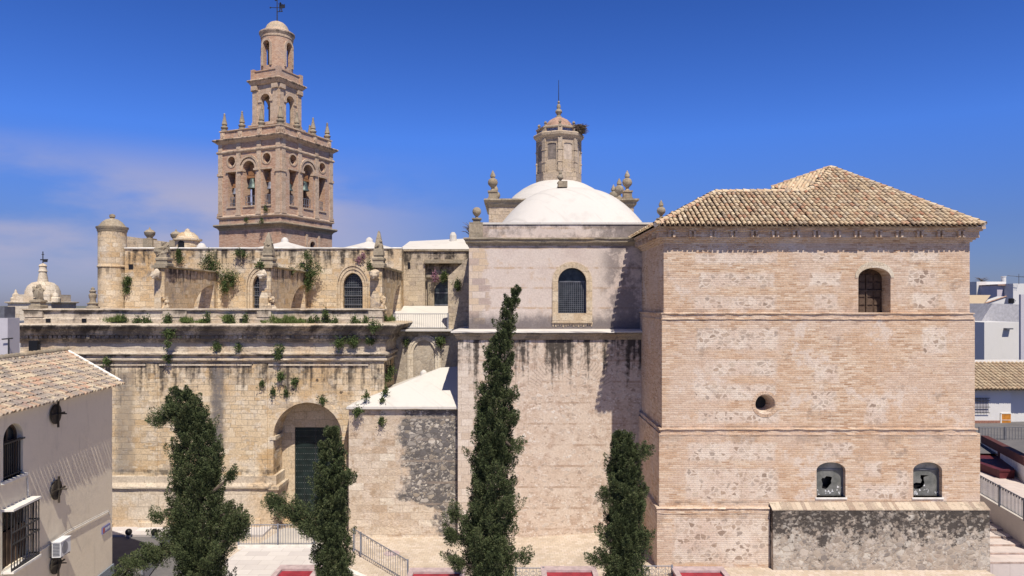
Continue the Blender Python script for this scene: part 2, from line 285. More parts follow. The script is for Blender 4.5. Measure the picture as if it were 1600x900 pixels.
def tapial():
    g = G('chapel_lower'); p, u, z, v = g.wall(); x, y, _ = g.sep(p)
    big = g.noise(p, .33, 6, .6); mid = g.noise(p, 1.5, 6, .68); fine = g.noise(p, 9, 5, .65)
    c = g.ramp(big, [(.3, (.54, .42, .33)), (.45, (.65, .54, .445)), (.55, (.60, .48, .385)), (.7, (.68, .58, .495))])
    c = g.mix(g.ma('MULTIPLY', g.st(mid, .48, .64), .7), c, (.48, .355, .275))
    c = g.mix(g.ma('MULTIPLY', g.st(g.noise(p, 2.6, 6, .7), .54, .66), .6), c, (.72, .64, .57))
    vv = g.add3(g.comb(u, g.ma('MULTIPLY', z, 1.35)), g.noise(p, 3, 3), .3)
    d = g.vor(vv, 3.0); e = g.vor(vv, 3.0, 'DISTANCE_TO_EDGE'); rc = g.sep(d[1])
    lo = g.st(z, 9.5, 5.5)
    th = g.ma('ADD', .42, g.ma('MULTIPLY', lo, .2))
    sm = g.ma('MULTIPLY', g.st(e[0], .12, .2), g.ma('GREATER_THAN', rc[0], th))
    stone = g.ramp(rc[1], [(0, (.33, .25, .20)), (.4, (.68, .60, .52)), (.7, (.45, .35, .28)), (1, (.76, .70, .63))])
    c = g.mix(g.ma('MULTIPLY', sm, .8), c, stone)
    d3 = g.vor(vv, 7.5); e3 = g.vor(vv, 7.5, 'DISTANCE_TO_EDGE'); r3 = g.sep(d3[1])
    c = g.mix(g.ma('MULTIPLY', g.ma('MULTIPLY', g.st(e3[0], .1, .2), g.ma('GREATER_THAN', r3[0], .6)), g.ma('MULTIPLY', g.st(mid, .4, .55), .75)), c, g.mix(g.ma('GREATER_THAN', r3[1], .5), (.36, .27, .21), (.75, .68, .60)))
    # brick lacing courses
    zz = g.ma('ADD', z, g.ma('MULTIPLY', g.ma('SUBTRACT', mid, .5), .12))
    zb = g.ma('FRACT', g.ma('DIVIDE', zz, 1.27)); bm = g.ma('MULTIPLY', g.st(zb, 0, .02), g.st(zb, .12, .09))
    c = g.mix(g.ma('MULTIPLY', bm, g.ma('MULTIPLY', g.st(g.noise(p, .9, 6, .7), .42, .6), .8)), c, (.40, .285, .21))
    c = g.mix(g.ma('MULTIPLY', g.st(g.noise(g.comb(g.ma('MULTIPLY', u, .8), g.ma('MULTIPLY', z, 1.6), 3.0), 1.2, 7, .74), .53, .64), .6), c, (.44, .32, .24))
    # quoins on the left edge
    qb = g.bricks(v, .9, .42, .02, .3); qc = g.ramp(qb[0], [(0, (.55, .45, .36)), (1, (.70, .62, .54))]); qc = g.mix(qb[1], qc, (.45, .37, .31))
    qx = g.ma('ADD', x, g.ma('MULTIPLY', g.ma('SUBTRACT', qb[0], .5), .5))
    c = g.mix(g.ma('MULTIPLY', g.st(qx, -2.05, -2.2), .85), c, qc)
    # blocked relieving arch
    ax = g.ma('SUBTRACT', x, 3.5); azz = g.ma('SUBTRACT', z, 7.65)
    r = g.ma('SQRT', g.ma('ADD', g.ma('MULTIPLY', ax, ax), g.ma('MULTIPLY', azz, azz)))
    an = g.ma('ARCTAN2', ax, azz)
    rm = g.ma('MULTIPLY', g.ma('MULTIPLY', g.st(r, 2.12, 2.2), g.st(r, 2.95, 2.8)), g.st(g.ma('ABSOLUTE', an), 1.25, 1.05))
    sp_ = g.ma('FRACT', g.ma('MULTIPLY', an, 14)); vs = g.ma('MULTIPLY', g.st(sp_, .05, .2), g.st(sp_, .95, .8))
    ac = g.mix(vs, (.40, .31, .25), (.60, .49, .40))
    c = g.mix(g.ma('MULTIPLY', rm, g.ma('MULTIPLY', g.st(mid, .3, .5), .85)), c, ac)
    c = g.mix(g.streaks(u, z, [(11.75, 6.5, .96)], 1.3, 7.0, .70, .30), c, DARK)
    c = g.mix(g.ma('MULTIPLY', g.st(g.noise(g.comb(u, g.ma('MULTIPLY', z, 1.4)), 1.0, 7, .7), .57, .68), g.ma('MULTIPLY', g.st(z, 5, 2), .7)), c, (.36, .27, .21))
    c = g.mix(g.st(fine, .2, .8), g.mix(1, c, (.82, .81, .8), 'MULTIPLY'), g.mix(1, c, (1.1, 1.1, 1.1), 'MULTIPLY'))
    M['chapel_lower'] = g.done(c, .95, g.ma('ADD', g.ma('MULTIPLY', sm, .35), g.ma('ADD', mid, g.ma('MULTIPLY', fine, .5))), .5, .04)
tapial()
def chapel_up():
    g = G('chapel_upper'); p, u, z, v = g.wall(); x, y, _ = g.sep(p)
    big = g.noise(p, .4, 6, .62); mid = g.noise(p, 1.6, 6, .68); fine = g.noise(p, 10, 5, .65)
    c = g.ramp(big, [(.3, (.56, .46, .41)), (.5, (.64, .55, .49)), (.7, (.60, .50, .44))])
    zb = g.ma('FRACT', g.ma('DIVIDE', g.ma('ADD', g.ma('SUBTRACT', z, 12.1), g.ma('MULTIPLY', g.ma('SUBTRACT', mid, .5), .06)), 1.22)); bm = g.ma('MULTIPLY', g.st(zb, 0, .02), g.st(zb, .13, .1))
    c = g.mix(g.ma('MULTIPLY', bm, g.ma('MULTIPLY', g.st(mid, .35, .6), .8)), c, (.50, .36, .25))
    c = g.mix(g.ma('MULTIPLY', g.st(mid, .56, .68), .6), c, (.57, .43, .32))
    qb = g.bricks(v, .8, .40, .02, .3); qc = g.ramp(qb[0], [(0, (.42, .33, .30)), (.5, (.60, .46, .32)), (1, (.64, .54, .46))]); qc = g.mix(qb[1], qc, (.45, .37, .31))
    qx = g.ma('ADD', x, g.ma('ADD', g.ma('MULTIPLY', g.ma('SUBTRACT', qb[0], .5), .5), g.ma('MULTIPLY', g.ma('SUBTRACT', mid, .5), 1.4)))
    c = g.mix(g.ma('MULTIPLY', g.st(qx, -1.5, -1.7), .9), c, qc)
    base = g.ma('MULTIPLY', g.st(g.ma('ADD', z, g.ma('MULTIPLY', g.ma('SUBTRACT', g.noise(g.comb(g.ma('MULTIPLY', u, 1.5), z), 1.2, 6, .7), .5), 1.3)), 13.3, 12.4), .85)
    c = g.mix(base, c, (.13, .115, .12))
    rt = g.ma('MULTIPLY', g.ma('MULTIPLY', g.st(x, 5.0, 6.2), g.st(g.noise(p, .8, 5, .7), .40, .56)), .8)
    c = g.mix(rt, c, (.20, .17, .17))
    c = g.mix(g.streaks(u, z, [(17.3, .7, .8), (18.7, 1.5, 1.0)], .7, 1.0), c, (.13, .115, .11))
    c = g.mix(g.ma('MULTIPLY', g.ma('MULTIPLY', g.st(z, 17.6, 17.7), g.st(g.ma('ADD', g.ma('MULTIPLY', big, .3), g.ma('MULTIPLY', g.noise(p, 1.1, 7, .72), .7)), .44, .58)), .75), c, (.19, .165, .15))
    c = g.mix(g.st(fine, .2, .8), g.mix(1, c, (.84, .83, .82), 'MULTIPLY'), g.mix(1, c, (1.08, 1.08, 1.08), 'MULTIPLY'))
    M['chapel_upper'] = g.done(c, .95, g.ma('ADD', mid, g.ma('MULTIPLY', fine, .4)), .5, .04)
chapel_up()

def white(name, col=(.615, .58, .54), dirt=.4):
    g = G(name); p = g.pos(); f = g.noise(p, .8, 6, .65); fi = g.noise(p, 6, 4)
    c = g.mix(g.ma('MULTIPLY', g.st(f, .5, .72), dirt), col, tuple(q*.72 for q in col))
    c = g.mix(g.ma('MULTIPLY', g.st(fi, .5, .8), dirt*.6), c, tuple(q*.85 for q in col))
    x, y, z = g.sep(p); run = g.noise(g.comb(g.ma('MULTIPLY', g.ma('ADD', x, y), 2.2), g.ma('MULTIPLY', z, .35)), 1, 5, .65)
    c = g.mix(g.ma('MULTIPLY', g.st(run, .54, .68), dirt*.8), c, tuple(q*.6 for q in col))
    M[name] = g.done(c, .85, g.ma('ADD', f, fi), .3, .03)
white('whitewash'); white('white_house', (.66, .645, .63), .12); white('cream_render', (.84, .74, .585), .3); white('grey_house', (.50, .48, .52), .2)
white('lilac_house', (.55, .50, .55), .2); white('ochre_house', (.58, .48, .38), .2)

def tiles_mat(name, stops, lich=.4, ls=2.4, lt=.52, grey=(.30, .25, .19)):
    g = G(name); p = g.pos(); r = g.isl()
    c = g.ramp(r, stops)
    f = g.noise(p, ls, 6, .7); fi = g.noise(p, 18, 4, .6)
    c = g.mix(g.ma('MULTIPLY', g.st(f, lt, lt+.13), lich), c, grey)
    c = g.mix(g.ma('MULTIPLY', g.st(fi, .55, .7), lich), c, (.62, .54, .40))
    M[name] = g.done(c, .9, fi, .4, .02)
tiles_mat('roof_tiles', [(0, (.46, .26, .165)), (.14, (.54, .405, .265)), (.4, (.63, .50, .34)), (.6, (.50, .355, .225)), (.72, (.36, .275, .20)), (.86, (.69, .57, .41)), (1, (.44, .225, .14))], .55)
tiles_mat('house_tiles', [(0, (.36, .235, .17)), (.2, (.47, .365, .26)), (.42, (.56, .46, .33)), (.58, (.36, .28, .22)), (.72, (.19, .165, .15)), (.86, (.53, .42, .31)), (1, (.43, .23, .155))], .8, 1.0, .47, (.25, .215, .20))
tiles_mat('far_tiles', [(0, (.42, .30, .20)), (.5, (.52, .41, .28)), (1, (.36, .27, .19))])
tiles_mat('coping_brick', [(0, (.30, .22, .17)), (.3, (.49, .40, .31)), (.6, (.55, .46, .36)), (.82, (.48, .40, .31)), (1, (.28, .21, .17))], .85)
plain('tile_bed', (.11, .08, .06), .95, .3)
plain('ridge_mortar', (.60, .53, .46), .95, .25)
plain('dark_metal', (.035, .035, .04), .5, .2, metallic=.0)
plain('grey_metal', (.13, .135, .16), .5, .2)
plain('galvanised', (.20, .205, .24), .45, .2)
ashlar('gold_stone', [(.58, .46, .32), (.66, .55, .41), (.54, .42, .29)], 1.2, .6, crust=.3, plaster=.4)
plain('old_wood', (.085, .05, .034), .75, .4, 6)
plain('brown_shutter', (.10, .065, .045), .6, .3, 4)
plain('door_green', (.011, .021, .021), .55, .35, 3)
plain('stud_metal', (.24, .25, .25), .4, .2)
plain('bronze', (.10, .13, .12), .5, .3, 5, metallic=.5)
plain('bell_wood', (.30, .15, .07), .8, .3, 5)
plain('riser_stone', (.42, .315, .26), .9, .3)
plain('terracotta', (.42, .27, .20), .9, .3)
plain('red_paint', (.30, .03, .045), .6, .25, 2)
plain('shaded_red_paint', (.10, .02, .024), .6, .25, 2)  # bench red, darkened in the colour to stand for its shade
plain('bench_top', (.46, .36, .36), .9, .2)
plain('grey_render', (.42, .41, .43), .9, .15)
plain('black_plastic', (.012, .012, .014), .45, .2)
plain('ac_white', (.72, .73, .75), .5, .08)
plain('white_plaster', (.74, .71, .66), .9, .12)
plain('twigs', (.17, .13, .10), .95, .5, 12)
plain('bark', (.11, .085, .065), .95, .4, 8)
plain('blue_paint', (.10, .20, .42), .7, .2)
plain('sign_blue', (.14, .15, .34), .4, .1); plain('sign_red', (.4, .06, .06), .4, .1); plain('sign_white', (.7, .7, .7), .4, .05)
plain('orange_door', (.50, .20, .03), .6, .2)
plain('iron_disc', (.055, .045, .035), .7, .5, 4)
plain('wire', (.02, .02, .02), .6, .1)
plain('granite_dado', (.22, .25, .29), .6, .3, 18)
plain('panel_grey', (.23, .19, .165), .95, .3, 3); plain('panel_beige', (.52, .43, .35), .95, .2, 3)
plain('maroon_coping', (.10, .035, .03), .8, .2)
plain('brick_dado', (.30, .15, .11), .9, .4, 14)

def glassy(name, c0, c1, sc):
    g = G(name); p = g.pos(True); x, y, z = g.sep(p)
    f = g.noise(p, sc, 4, .6); c = g.mix(g.st(f, .3, .7), c0, c1)
    M[name] = g.done(c, .25, f, .15, .01, .5)
glassy('window_glass', (.010, .014, .018), (.035, .045, .05), 3)
glassy('dusty_glass', (.10, .105, .10), (.19, .19, .18), 2.5)
glassy('dull_glass', (.16, .16, .15), (.30, .29, .27), 2.5)
glassy('mosaic_tile', (.03, .05, .16), (.35, .36, .42), 9)

def leaf_mat(name, stops, sc=1.2):
    g = G(name); p = g.pos(); r = g.isl(); f = g.noise(p, sc, 3, .6)
    c = g.ramp(g.ma('ADD', g.ma('MULTIPLY', r, .55), g.ma('MULTIPLY', f, .45)), stops)
    M[name] = g.done(c, .75, None, spec=.2)
leaf_mat('cypress_leaf', [(.2, (.034, .048, .022)), (.45, (.065, .086, .035)), (.62, (.092, .115, .048)), (.85, (.15, .15, .075))])
leaf_mat('weed_leaf', [(.2, (.030, .048, .018)), (.45, (.055, .085, .028)), (.65, (.09, .125, .04)), (.85, (.17, .165, .07))], 4)
leaf_mat('grass_leaf', [(.2, (.07, .11, .03)), (.5, (.12, .17, .045)), (.8, (.20, .22, .09))], 4)
leaf_mat('dry_leaf', [(.2, (.09, .075, .05)), (.5, (.15, .11, .08)), (.8, (.22, .16, .11))], 4)
leaf_mat('pink_leaf', [(.2, (.07, .10, .04)), (.5, (.30, .14, .20)), (.8, (.38, .20, .28))], 4)

def paving(name, cols, bw, bh, mort, dirt=.45):
    g = G(name); p = g.pos(); x, y, z = g.sep(p)
    b = g.bricks(g.comb(x, y), bw, bh, .012, .2)
    c = g.ramp(b[0], [(i/(len(cols)-1), q) for i, q in enumerate(cols)])
    c = g.mix(g.st(b[1], .2, .9), c, mort)
    f = g.noise(p, .5, 6, .65); fi = g.noise(p, 7, 4, .6)
    c = g.mix(g.ma('MULTIPLY', g.st(f, .48, .68), dirt), c, tuple(q*.7 for q in cols[0]))
    c = g.mix(g.ma('MULTIPLY', g.st(fi, .5, .8), dirt), c, tuple(q*.8 for q in cols[0]))
    M[name] = g.done(c, .85, g.ma('ADD', g.ma('MULTIPLY', b[1], -.5), fi), .35, .02)
paving('brick_paving', [(.50, .41, .32), (.58, .49, .39), (.62, .53, .45), (.53, .43, .33)], .28, .28, (.42, .35, .29))
paving('slab_paving', [(.54, .50, .49), (.60, .56, .54), (.64, .60, .58)], 1.2, .7, (.44, .40, .38), .2)
paving('step_paving', [(.56, .48, .45), (.63, .55, .51), (.60, .51, .46)], .9, .6, (.46, .38, .34), .3)
def asphalt(name, c0, c1):
    g = G(name); p = g.pos(); f = g.noise(p, .6, 6, .65); fi = g.noise(p, 25, 3, .6)
    c = g.mix(g.st(f, .3, .7), c0, c1); c = g.mix(g.ma('MULTIPLY', g.st(fi, .5, .8), .4), c, tuple(q*1.5 for q in c1))
    M[name] = g.done(c, .9, fi, .3, .01)
asphalt('asphalt', (.13, .125, .13), (.18, .17, .17)); asphalt('plain_earth', (.10, .11, .10), (.16, .16, .13)); asphalt('concrete', (.46, .42, .38), (.55, .50, .45))

# ------------------------------------------------------------------ mesh builder
PM = {}
class MB:
    def __init__(s): s.v = []; s.f = []
    def add(s, vs, fs):
        o = len(s.v); s.v += [tuple(q) for q in vs]; s.f += [tuple(i+o for i in q) for q in fs]; return s
    def box(s, x0, x1, y0, y1, z0, z1):
        return s.add([(x0, y0, z0), (x1, y0, z0), (x1, y1, z0), (x0, y1, z0), (x0, y0, z1), (x1, y0, z1), (x1, y1, z1), (x0, y1, z1)],
                     [(0, 3, 2, 1), (4, 5, 6, 7), (0, 1, 5, 4), (1, 2, 6, 5), (2, 3, 7, 6), (3, 0, 4, 7)])
    def poly(s, pts): return s.add(pts, [tuple(range(len(pts)))])
    def xz(s, pts, y0, y1):      # prism: polygon in x,z swept from y0 to y1
        n = len(pts)
        return s.add([(a, y0, b) for a, b in pts]+[(a, y1, b) for a, b in pts],
                     [tuple(range(n)), tuple(range(2*n-1, n-1, -1))]+[(i, i+n, (i+1) % n+n, (i+1) % n) for i in range(n)])
    def yz(s, pts, x0, x1):
        n = len(pts)
        return s.add([(x0, a, b) for a, b in pts]+[(x1, a, b) for a, b in pts],
                     [tuple(range(n)), tuple(range(2*n-1, n-1, -1))]+[(i, i+n, (i+1) % n+n, (i+1) % n) for i in range(n)])
    def xy(s, pts, z0, z1):
        n = len(pts)
        return s.add([(a, b, z0) for a, b in pts]+[(a, b, z1) for a, b in pts],
                     [tuple(range(n)), tuple(range(2*n-1, n-1, -1))]+[(i, i+n, (i+1) % n+n, (i+1) % n) for i in range(n)])
    def lathe(s, prof, c=(0, 0), seg=24, rot=0.0, sq=None):
        vs = []; fs = []; n = len(prof)
        for r, z in prof:
            for k in range(seg):
                a = 2*math.pi*k/seg+rot; q = 1.0
                if sq: q = (abs(math.cos(a))**sq+abs(math.sin(a))**sq)**(-1/sq)
                vs.append((c[0]+r*q*math.cos(a), c[1]+r*q*math.sin(a), z))
        for i in range(n-1):
            for k in range(seg):
                k2 = (k+1) % seg; fs.append((i*seg+k, i*seg+k2, (i+1)*seg+k2, (i+1)*seg+k))
        fs.append(tuple(range(seg-1, -1, -1))); fs.append(tuple((n-1)*seg+k for k in range(seg)))
        return s.add(vs, fs)
    def tube(s, pts, r, seg=6, r2=None):
        pts = [Vector(q) for q in pts]; vs = []; fs = []; n = len(pts); r2 = r if r2 is None else r2
        for i, q in enumerate(pts):
            d = (pts[min(i+1, n-1)]-pts[max(i-1, 0)]).normalized()
            a = d.orthogonal().normalized() if abs(d.z) > .95 else d.cross(Vector((0, 0, 1))).normalized(); b = d.cross(a)
            ri = r+(r2-r)*i/max(1, n-1)
            for k in range(seg):
                t = 2*math.pi*k/seg; vs.append(q+a*ri*math.cos(t)+b*ri*math.sin(t))
        for i in range(n-1):
            for k in range(seg):
                k2 = (k+1) % seg; fs.append((i*seg+k, i*seg+k2, (i+1)*seg+k2, (i+1)*seg+k))
        fs.append(tuple(range(seg-1, -1, -1))); fs.append(tuple((n-1)*seg+k for k in range(seg)))
        return s.add(vs, fs)
    def sweep(s, path, prof, closed=False, step=.6, jit=.0):   # moulding: profile (out, z) along a plan path, out = right of travel
        pts = []; n = len(path); segs = n if closed else n-1
        nrm = []
        for i in range(segs):
            a, b = Vector(path[i]), Vector(path[(i+1) % n]); d = (b-a).normalized(); nrm.append(Vector((d.y, -d.x)))
        st = []
        for i in range(segs):
            a, b = Vector(path[i]), Vector(path[(i+1) % n]); L = (b-a).length; m = max(1, int(L/step)) if jit else 1
            for k in range(m):
                if k == 0:
                    if i == 0 and not closed: off = nrm[0]
                    else:
                        n1, n2 = nrm[i-1], nrm[i]; off = (n1+n2)/(1+n1.dot(n2))
                else: off = nrm[i]
                st.append((a.lerp(b, k/m), off))
        if not closed: st.append((Vector(path[-1]), nrm[-1]))
        vs = []; fs = []; m = len(prof); rows = len(st)
        for q, off in st:
            for o, z in prof:
                jo = random.gauss(0, jit) if jit and o > .02 else 0; jz = random.gauss(0, jit*.5) if jit and o > .02 else 0
                w = q+off*(o+jo); vs.append((w.x, w.y, z+jz))
        for i in range(rows if closed else rows-1):
            i2 = (i+1) % rows
            for k in range(m-1): fs.append((i*m+k, i2*m+k, i2*m+k+1, i*m+k+1))
        if not closed: fs.append(tuple(range(m-1, -1, -1))); fs.append(tuple((rows-1)*m+k for k in range(m)))
        return s.add(vs, fs)
    def archband(s, cx, z0, wi, wo, zs, ri, ro, y0, y1, n=16):
        a = arch(cx, z0, wi, zs, ri, n); b = arch(cx, z0, wo, zs, ro, n)
        for i in range(len(a)-1): s.xz([a[i], a[i+1], b[i+1], b[i]], y0, y1)
        return s
    def rotz(s, a, c=(0, 0)):
        ca, sa = math.cos(a), math.sin(a)
        s.v = [(c[0]+(x-c[0])*ca-(y-c[1])*sa, c[1]+(x-c[0])*sa+(y-c[1])*ca, z) for x, y, z in s.v]; return s
    def join(s, o): return s.add(o.v, o.f)
    def sphere(s, c, r, sx=1, sy=1, sz=1, seg=12, rings=8):
        prof = [(max(.001, r*math.sin(math.pi*i/rings)), -r*math.cos(math.pi*i/rings)) for i in range(rings+1)]
        o = MB().lathe(prof, (0, 0), seg); s.add([(c[0]+x*sx, c[1]+y*sy, c[2]+z*sz) for x, y, z in o.v], o.f); return s
    def lump(s, c, r, amt=.25, sz=1.0):
        o = MB().sphere((0, 0, 0), 1, seg=12, rings=8); ph = [random.uniform(0, 6) for _ in range(6)]; vs = []
        for x, y, z in o.v:
            k = 1+amt*(math.sin(3.1*x+ph[0])*math.cos(2.7*y+ph[1])+.6*math.sin(5.3*z+ph[2])*math.sin(4.1*x+ph[3])+.4*math.sin(7*y+ph[4]))
            vs.append((c[0]+x*r*k, c[1]+y*r*k, c[2]+z*r*k*sz))
        return s.add(vs, o.f)
    def build(s, name, mat, parent=None, local=False, smooth=False, label=None, loc=None):
        me = bpy.data.meshes.new(name); v = s.v
        o = bpy.data.objects.new(name, me); mt = Matrix.Identity(4)
        if parent is not None: mt = PM[parent.name]
        elif loc is not None: mt = Matrix.Translation(loc); o.location = loc
        if not local and (parent is not None or loc is not None):
            inv = mt.inverted(); v = [tuple(inv @ Vector(q)) for q in v]
        me.from_pydata(v, [], s.f)
        bm = bmesh.new(); bm.from_mesh(me); bmesh.ops.recalc_face_normals(bm, faces=bm.faces); bm.to_mesh(me); bm.free()
        me.materials.append(M[mat])
        if smooth:
            for p_ in me.polygons: p_.use_smooth = True
            try: me.set_sharp_from_angle(angle=math.radians(40))
            except Exception: pass
        COL.objects.link(o)
        if parent is not None: o.parent = parent
        PM[o.name] = mt
        if label: o['label'] = label
        return o
def arch(cx, z0, w, zs, rise, n=16):
    pts = [(cx-w/2, z0), (cx-w/2, zs)]
    for i in range(1, n): a = math.pi*(1-i/n); pts.append((cx+w/2*math.cos(a), zs+rise*math.sin(a)))
    return pts+[(cx+w/2, zs), (cx+w/2, z0)]
def circ(cx, cz, r, n=20): return [(cx+r*math.cos(2*math.pi*i/n), cz+r*math.sin(2*math.pi*i/n)) for i in range(n)]
def cut(o, cutters):
    tmp = []
    for mb in cutters:
        me = bpy.data.meshes.new('cutter'); inv = PM[o.name].inverted()
        me.from_pydata([tuple(inv @ Vector(q)) if not getattr(mb, 'loc', False) else q for q in mb.v], [], mb.f)
        bm = bmesh.new(); bm.from_mesh(me); bmesh.ops.recalc_face_normals(bm, faces=bm.faces); bm.to_mesh(me); bm.free()
        c = bpy.data.objects.new('cutter', me); COL.objects.link(c)
        if o.parent is not None: c.parent = o.parent
        md = o.modifiers.new('cut', 'BOOLEAN'); md.operation = 'DIFFERENCE'; md.solver = 'EXACT'; md.object = c; tmp.append(c)
    bpy.context.view_layer.update()
    dg = bpy.context.evaluated_depsgraph_get()
    nm = bpy.data.meshes.new_from_object(o.evaluated_get(dg)); o.modifiers.clear(); old = o.data; o.data = nm; bpy.data.meshes.remove(old)
    for c in tmp: bpy.data.objects.remove(c)
def tag(o, label, cat, group=None, kind=None):
    if label: o['label'] = label
    if cat: o['category'] = cat
    if group: o['group'] = group
    if kind: o['kind'] = kind
    return o
def thing(name, label, cat, loc=(0, 0, 0), rot=0.0, group=None):
    o = bpy.data.objects.new(name, None); o.empty_display_size = .3; COL.objects.link(o); o.location = loc; o.rotation_euler = (0, 0, rot)
    PM[o.name] = Matrix.Translation(loc) @ Matrix.Rotation(rot, 4, 'Z')
    return tag(o, label, cat, group)
def solo(mb, name, mat, label, cat, loc, group=None, smooth=False): return tag(mb.build(name, mat, None, loc=loc, smooth=smooth), label, cat, group)
def structure(mb, name, mat): o = mb.build(name, mat); o['kind'] = 'structure'; return o
def leaves(name, mat, C, D, L, Wd, parent=None, loc=None):
    """diamond leaves: centres C, directions D, lengths L, widths Wd (numpy)"""
    n = len(C); D = D/np.linalg.norm(D, axis=1, keepdims=True)
    R = RNG.normal(size=(n, 3)); S = np.cross(D, R); S /= np.linalg.norm(S, axis=1, keepdims=True)
    L = L.reshape(-1, 1); Wd = Wd.reshape(-1, 1)
    V = np.empty((n, 4, 3)); V[:, 0] = C; V[:, 1] = C+D*L*.45+S*Wd*.5; V[:, 2] = C+D*L; V[:, 3] = C+D*L*.45-S*Wd*.5
    mt = PM[parent.name] if parent is not None else Matrix.Translation(loc)
    V = V.reshape(-1, 3)-np.array(mt.translation)
    me = bpy.data.meshes.new(name); me.vertices.add(4*n); me.vertices.foreach_set('co', V.ravel())
    me.loops.add(4*n); me.loops.foreach_set('vertex_index', np.arange(4*n, dtype=np.int32))
    me.polygons.add(n); me.polygons.foreach_set('loop_start', np.arange(0, 4*n, 4, dtype=np.int32)); me.polygons.foreach_set('loop_total', np.full(n, 4, dtype=np.int32))
    me.update(calc_edges=True); me.materials.append(M[mat])
    o = bpy.data.objects.new(name, me); COL.objects.link(o); PM[o.name] = mt
    if parent is not None: o.parent = parent
    else: o.location = loc
    return o

def tile_roof(O, e, s, poly, sp=.25, ex=.38, r=.10, lip=.06):
    """barrel tiles on the plane through O with eave direction e and slope direction s; poly in (along eave, up slope)"""
    O, e, s = Vector(O), Vector(e).normalized(), Vector(s).normalized(); n = e.cross(s).normalized()
    if n.z < 0: n = -n
    mb = MB(); amin = min(q[0] for q in poly); amax = max(q[0] for q in poly); bmax = max(q[1] for q in poly); bmin = min(q[1] for q in poly)
    def inside(a, b):
        c = False; m = len(poly)
        for i in range(m):
            x1, y1 = poly[i]; x2, y2 = poly[(i+1) % m]
            if (y1 > b) != (y2 > b) and a < (x2-x1)*(b-y1)/(y2-y1)+x1: c = not c
        return c
    k = 0; a = amin+sp/2
    while a < amax:
        b = bmin-lip; da = random.gauss(0, .012)
        while b < bmax:
            if inside(a, max(b+.12, bmin+.01)):
                ja = a+da+random.gauss(0, .01); jb = b+random.gauss(0, .015); tw = random.gauss(0, .02); lift = random.gauss(0, .006)
                vs = []
                for q, rad, up in ((0, r*random.uniform(.95, 1.05), .028), (ex+.07, r*.86, .0)):
                    for i in range(7):
                        t = math.pi*i/6
                        vs.append(O+e*(ja+tw*q+rad*math.cos(t))+s*(jb+q)+n*(up+lift+rad*1.15*math.sin(t)))
                mb.add(vs, [(i, i+1, i+8, i+7) for i in range(6)])
            b += ex
        a += sp
    bed = MB(); bed.poly([O+e*a_+s*b_-n*.07 for a_, b_ in poly])
    return mb, bed
def ridge_tiles(mb, a, b, r=.13, ex=.38):
    a, b = Vector(a), Vector(b); L = (b-a).length; m = max(1, int(L/ex)); d = (b-a)/m; u = d.normalized(); sd = u.cross(Vector((0, 0, 1))).normalized(); up = sd.cross(u)
    for i in range(m):
        p0 = a+d*i; vs = []
        for q, rad, lf in ((0, r*random.uniform(.95, 1.08), .05), (1.15, r*.85, .02)):
            for k in range(8):
                t = math.pi*k/7*1.15-.12*math.pi/2; vs.append(p0+d*q+sd*rad*math.cos(t)+up*(rad*math.sin(t)+lf+random.gauss(0, .004)))
        mb.add(vs, [(k, k+1, k+9, k+8) for k in range(7)])
    return mb

# ================================================================== GROUND
def gz(x, y):
    """ground height: plaza sloping gently up to the right, raised terrace far right, plain beyond"""
    t = min(1, max(0, (x+4)/14)); z = -.58+.62*t*t*(3-2*t)
    if x > 24.3:
        k = min(1, max(0, (y-42)/22)); z += k*1.9
    return z
def ground():
    mb = MB(); xs = [-60, -45, -36, -30, -24, -20, -16, -12, -8, -4, -1, 2, 5, 8, 11, 14, 18, 22, 24.2]; ys = [35.4, 37, 39, 41, 43, 45, 47, 49]
    vs = [(x, y, gz(x, y)) for y in ys for x in xs]; n = len(xs)
    mb.add(vs, [(j*n+i, j*n+i+1, (j+1)*n+i+1, (j+1)*n+i) for j in range(len(ys)-1) for i in range(n-1)])
    structure(mb, 'plaza_paving', 'brick_paving')
ground()
g0 = MB(); g0.poly([(-6000, -200, -2.2), (6000, -200, -2.2), (6000, 9000, -2.2), (-6000, 9000, -2.2)]); structure(g0, 'ground', 'plain_earth')
lp = MB(); lp.box(-60, 60, 5, 35.38, -2.15, -1.6); structure(lp, 'lower_plaza', 'concrete')
st = MB(); st.poly([(-34, 35.5, -.55), (-16.9, 35.5, -.55), (-15.9, 39.0, -.55), (-17.0, 44.1, -.55), (-34, 44.1, -.55)])
structure(st, 'street_asphalt', 'asphalt')
pv = MB(); pv.box(-34, -15.2, 44.1, 46.2, -.9, -.43); structure(pv, 'pavement_along_church', 'slab_paving')
# white slab terrace in front of the portal with a kerb
sl_ = MB(); sl_.xy([(-16.2, 35.6), (-15.6, 41.9), (-11.4, 41.9), (-10.0, 39.6), (-8.9, 35.6)], -.95, -.50); structure(sl_, 'slab_terrace', 'slab_paving')
kb = MB(); kb.sweep([(-15.9, 42.05), (-11.55, 42.05), (-10.9, 41.6), (-9.4, 38.9), (-6.2, 35.8)], [(-.14, -.7), (-.14, -.36), (.14, -.36), (.14, -.7)]); structure(kb, 'kerb', 'white_plaster')
rp = MB(); rp.poly([(-14.4, 45.6, -.5), (-10.6, 45.6, -.5), (-10.2, 42.6, -.55), (-15.0, 42.6, -.55)]); structure(rp, 'portal_ramp', 'concrete')
mh = MB(); mh.lathe([(.45, gz(-6.8, 41.5)+.003), (.45, gz(-6.8, 41.5)+.03), (.40, gz(-6.8, 41.5)+.035)], (-6.85, 41.2), 20)
solo(mh, 'manhole_cover', 'bench_top', 'round reddish manhole cover in the paving before the grey rubble wall', 'manhole', (-6.85, 41.2, -.5))
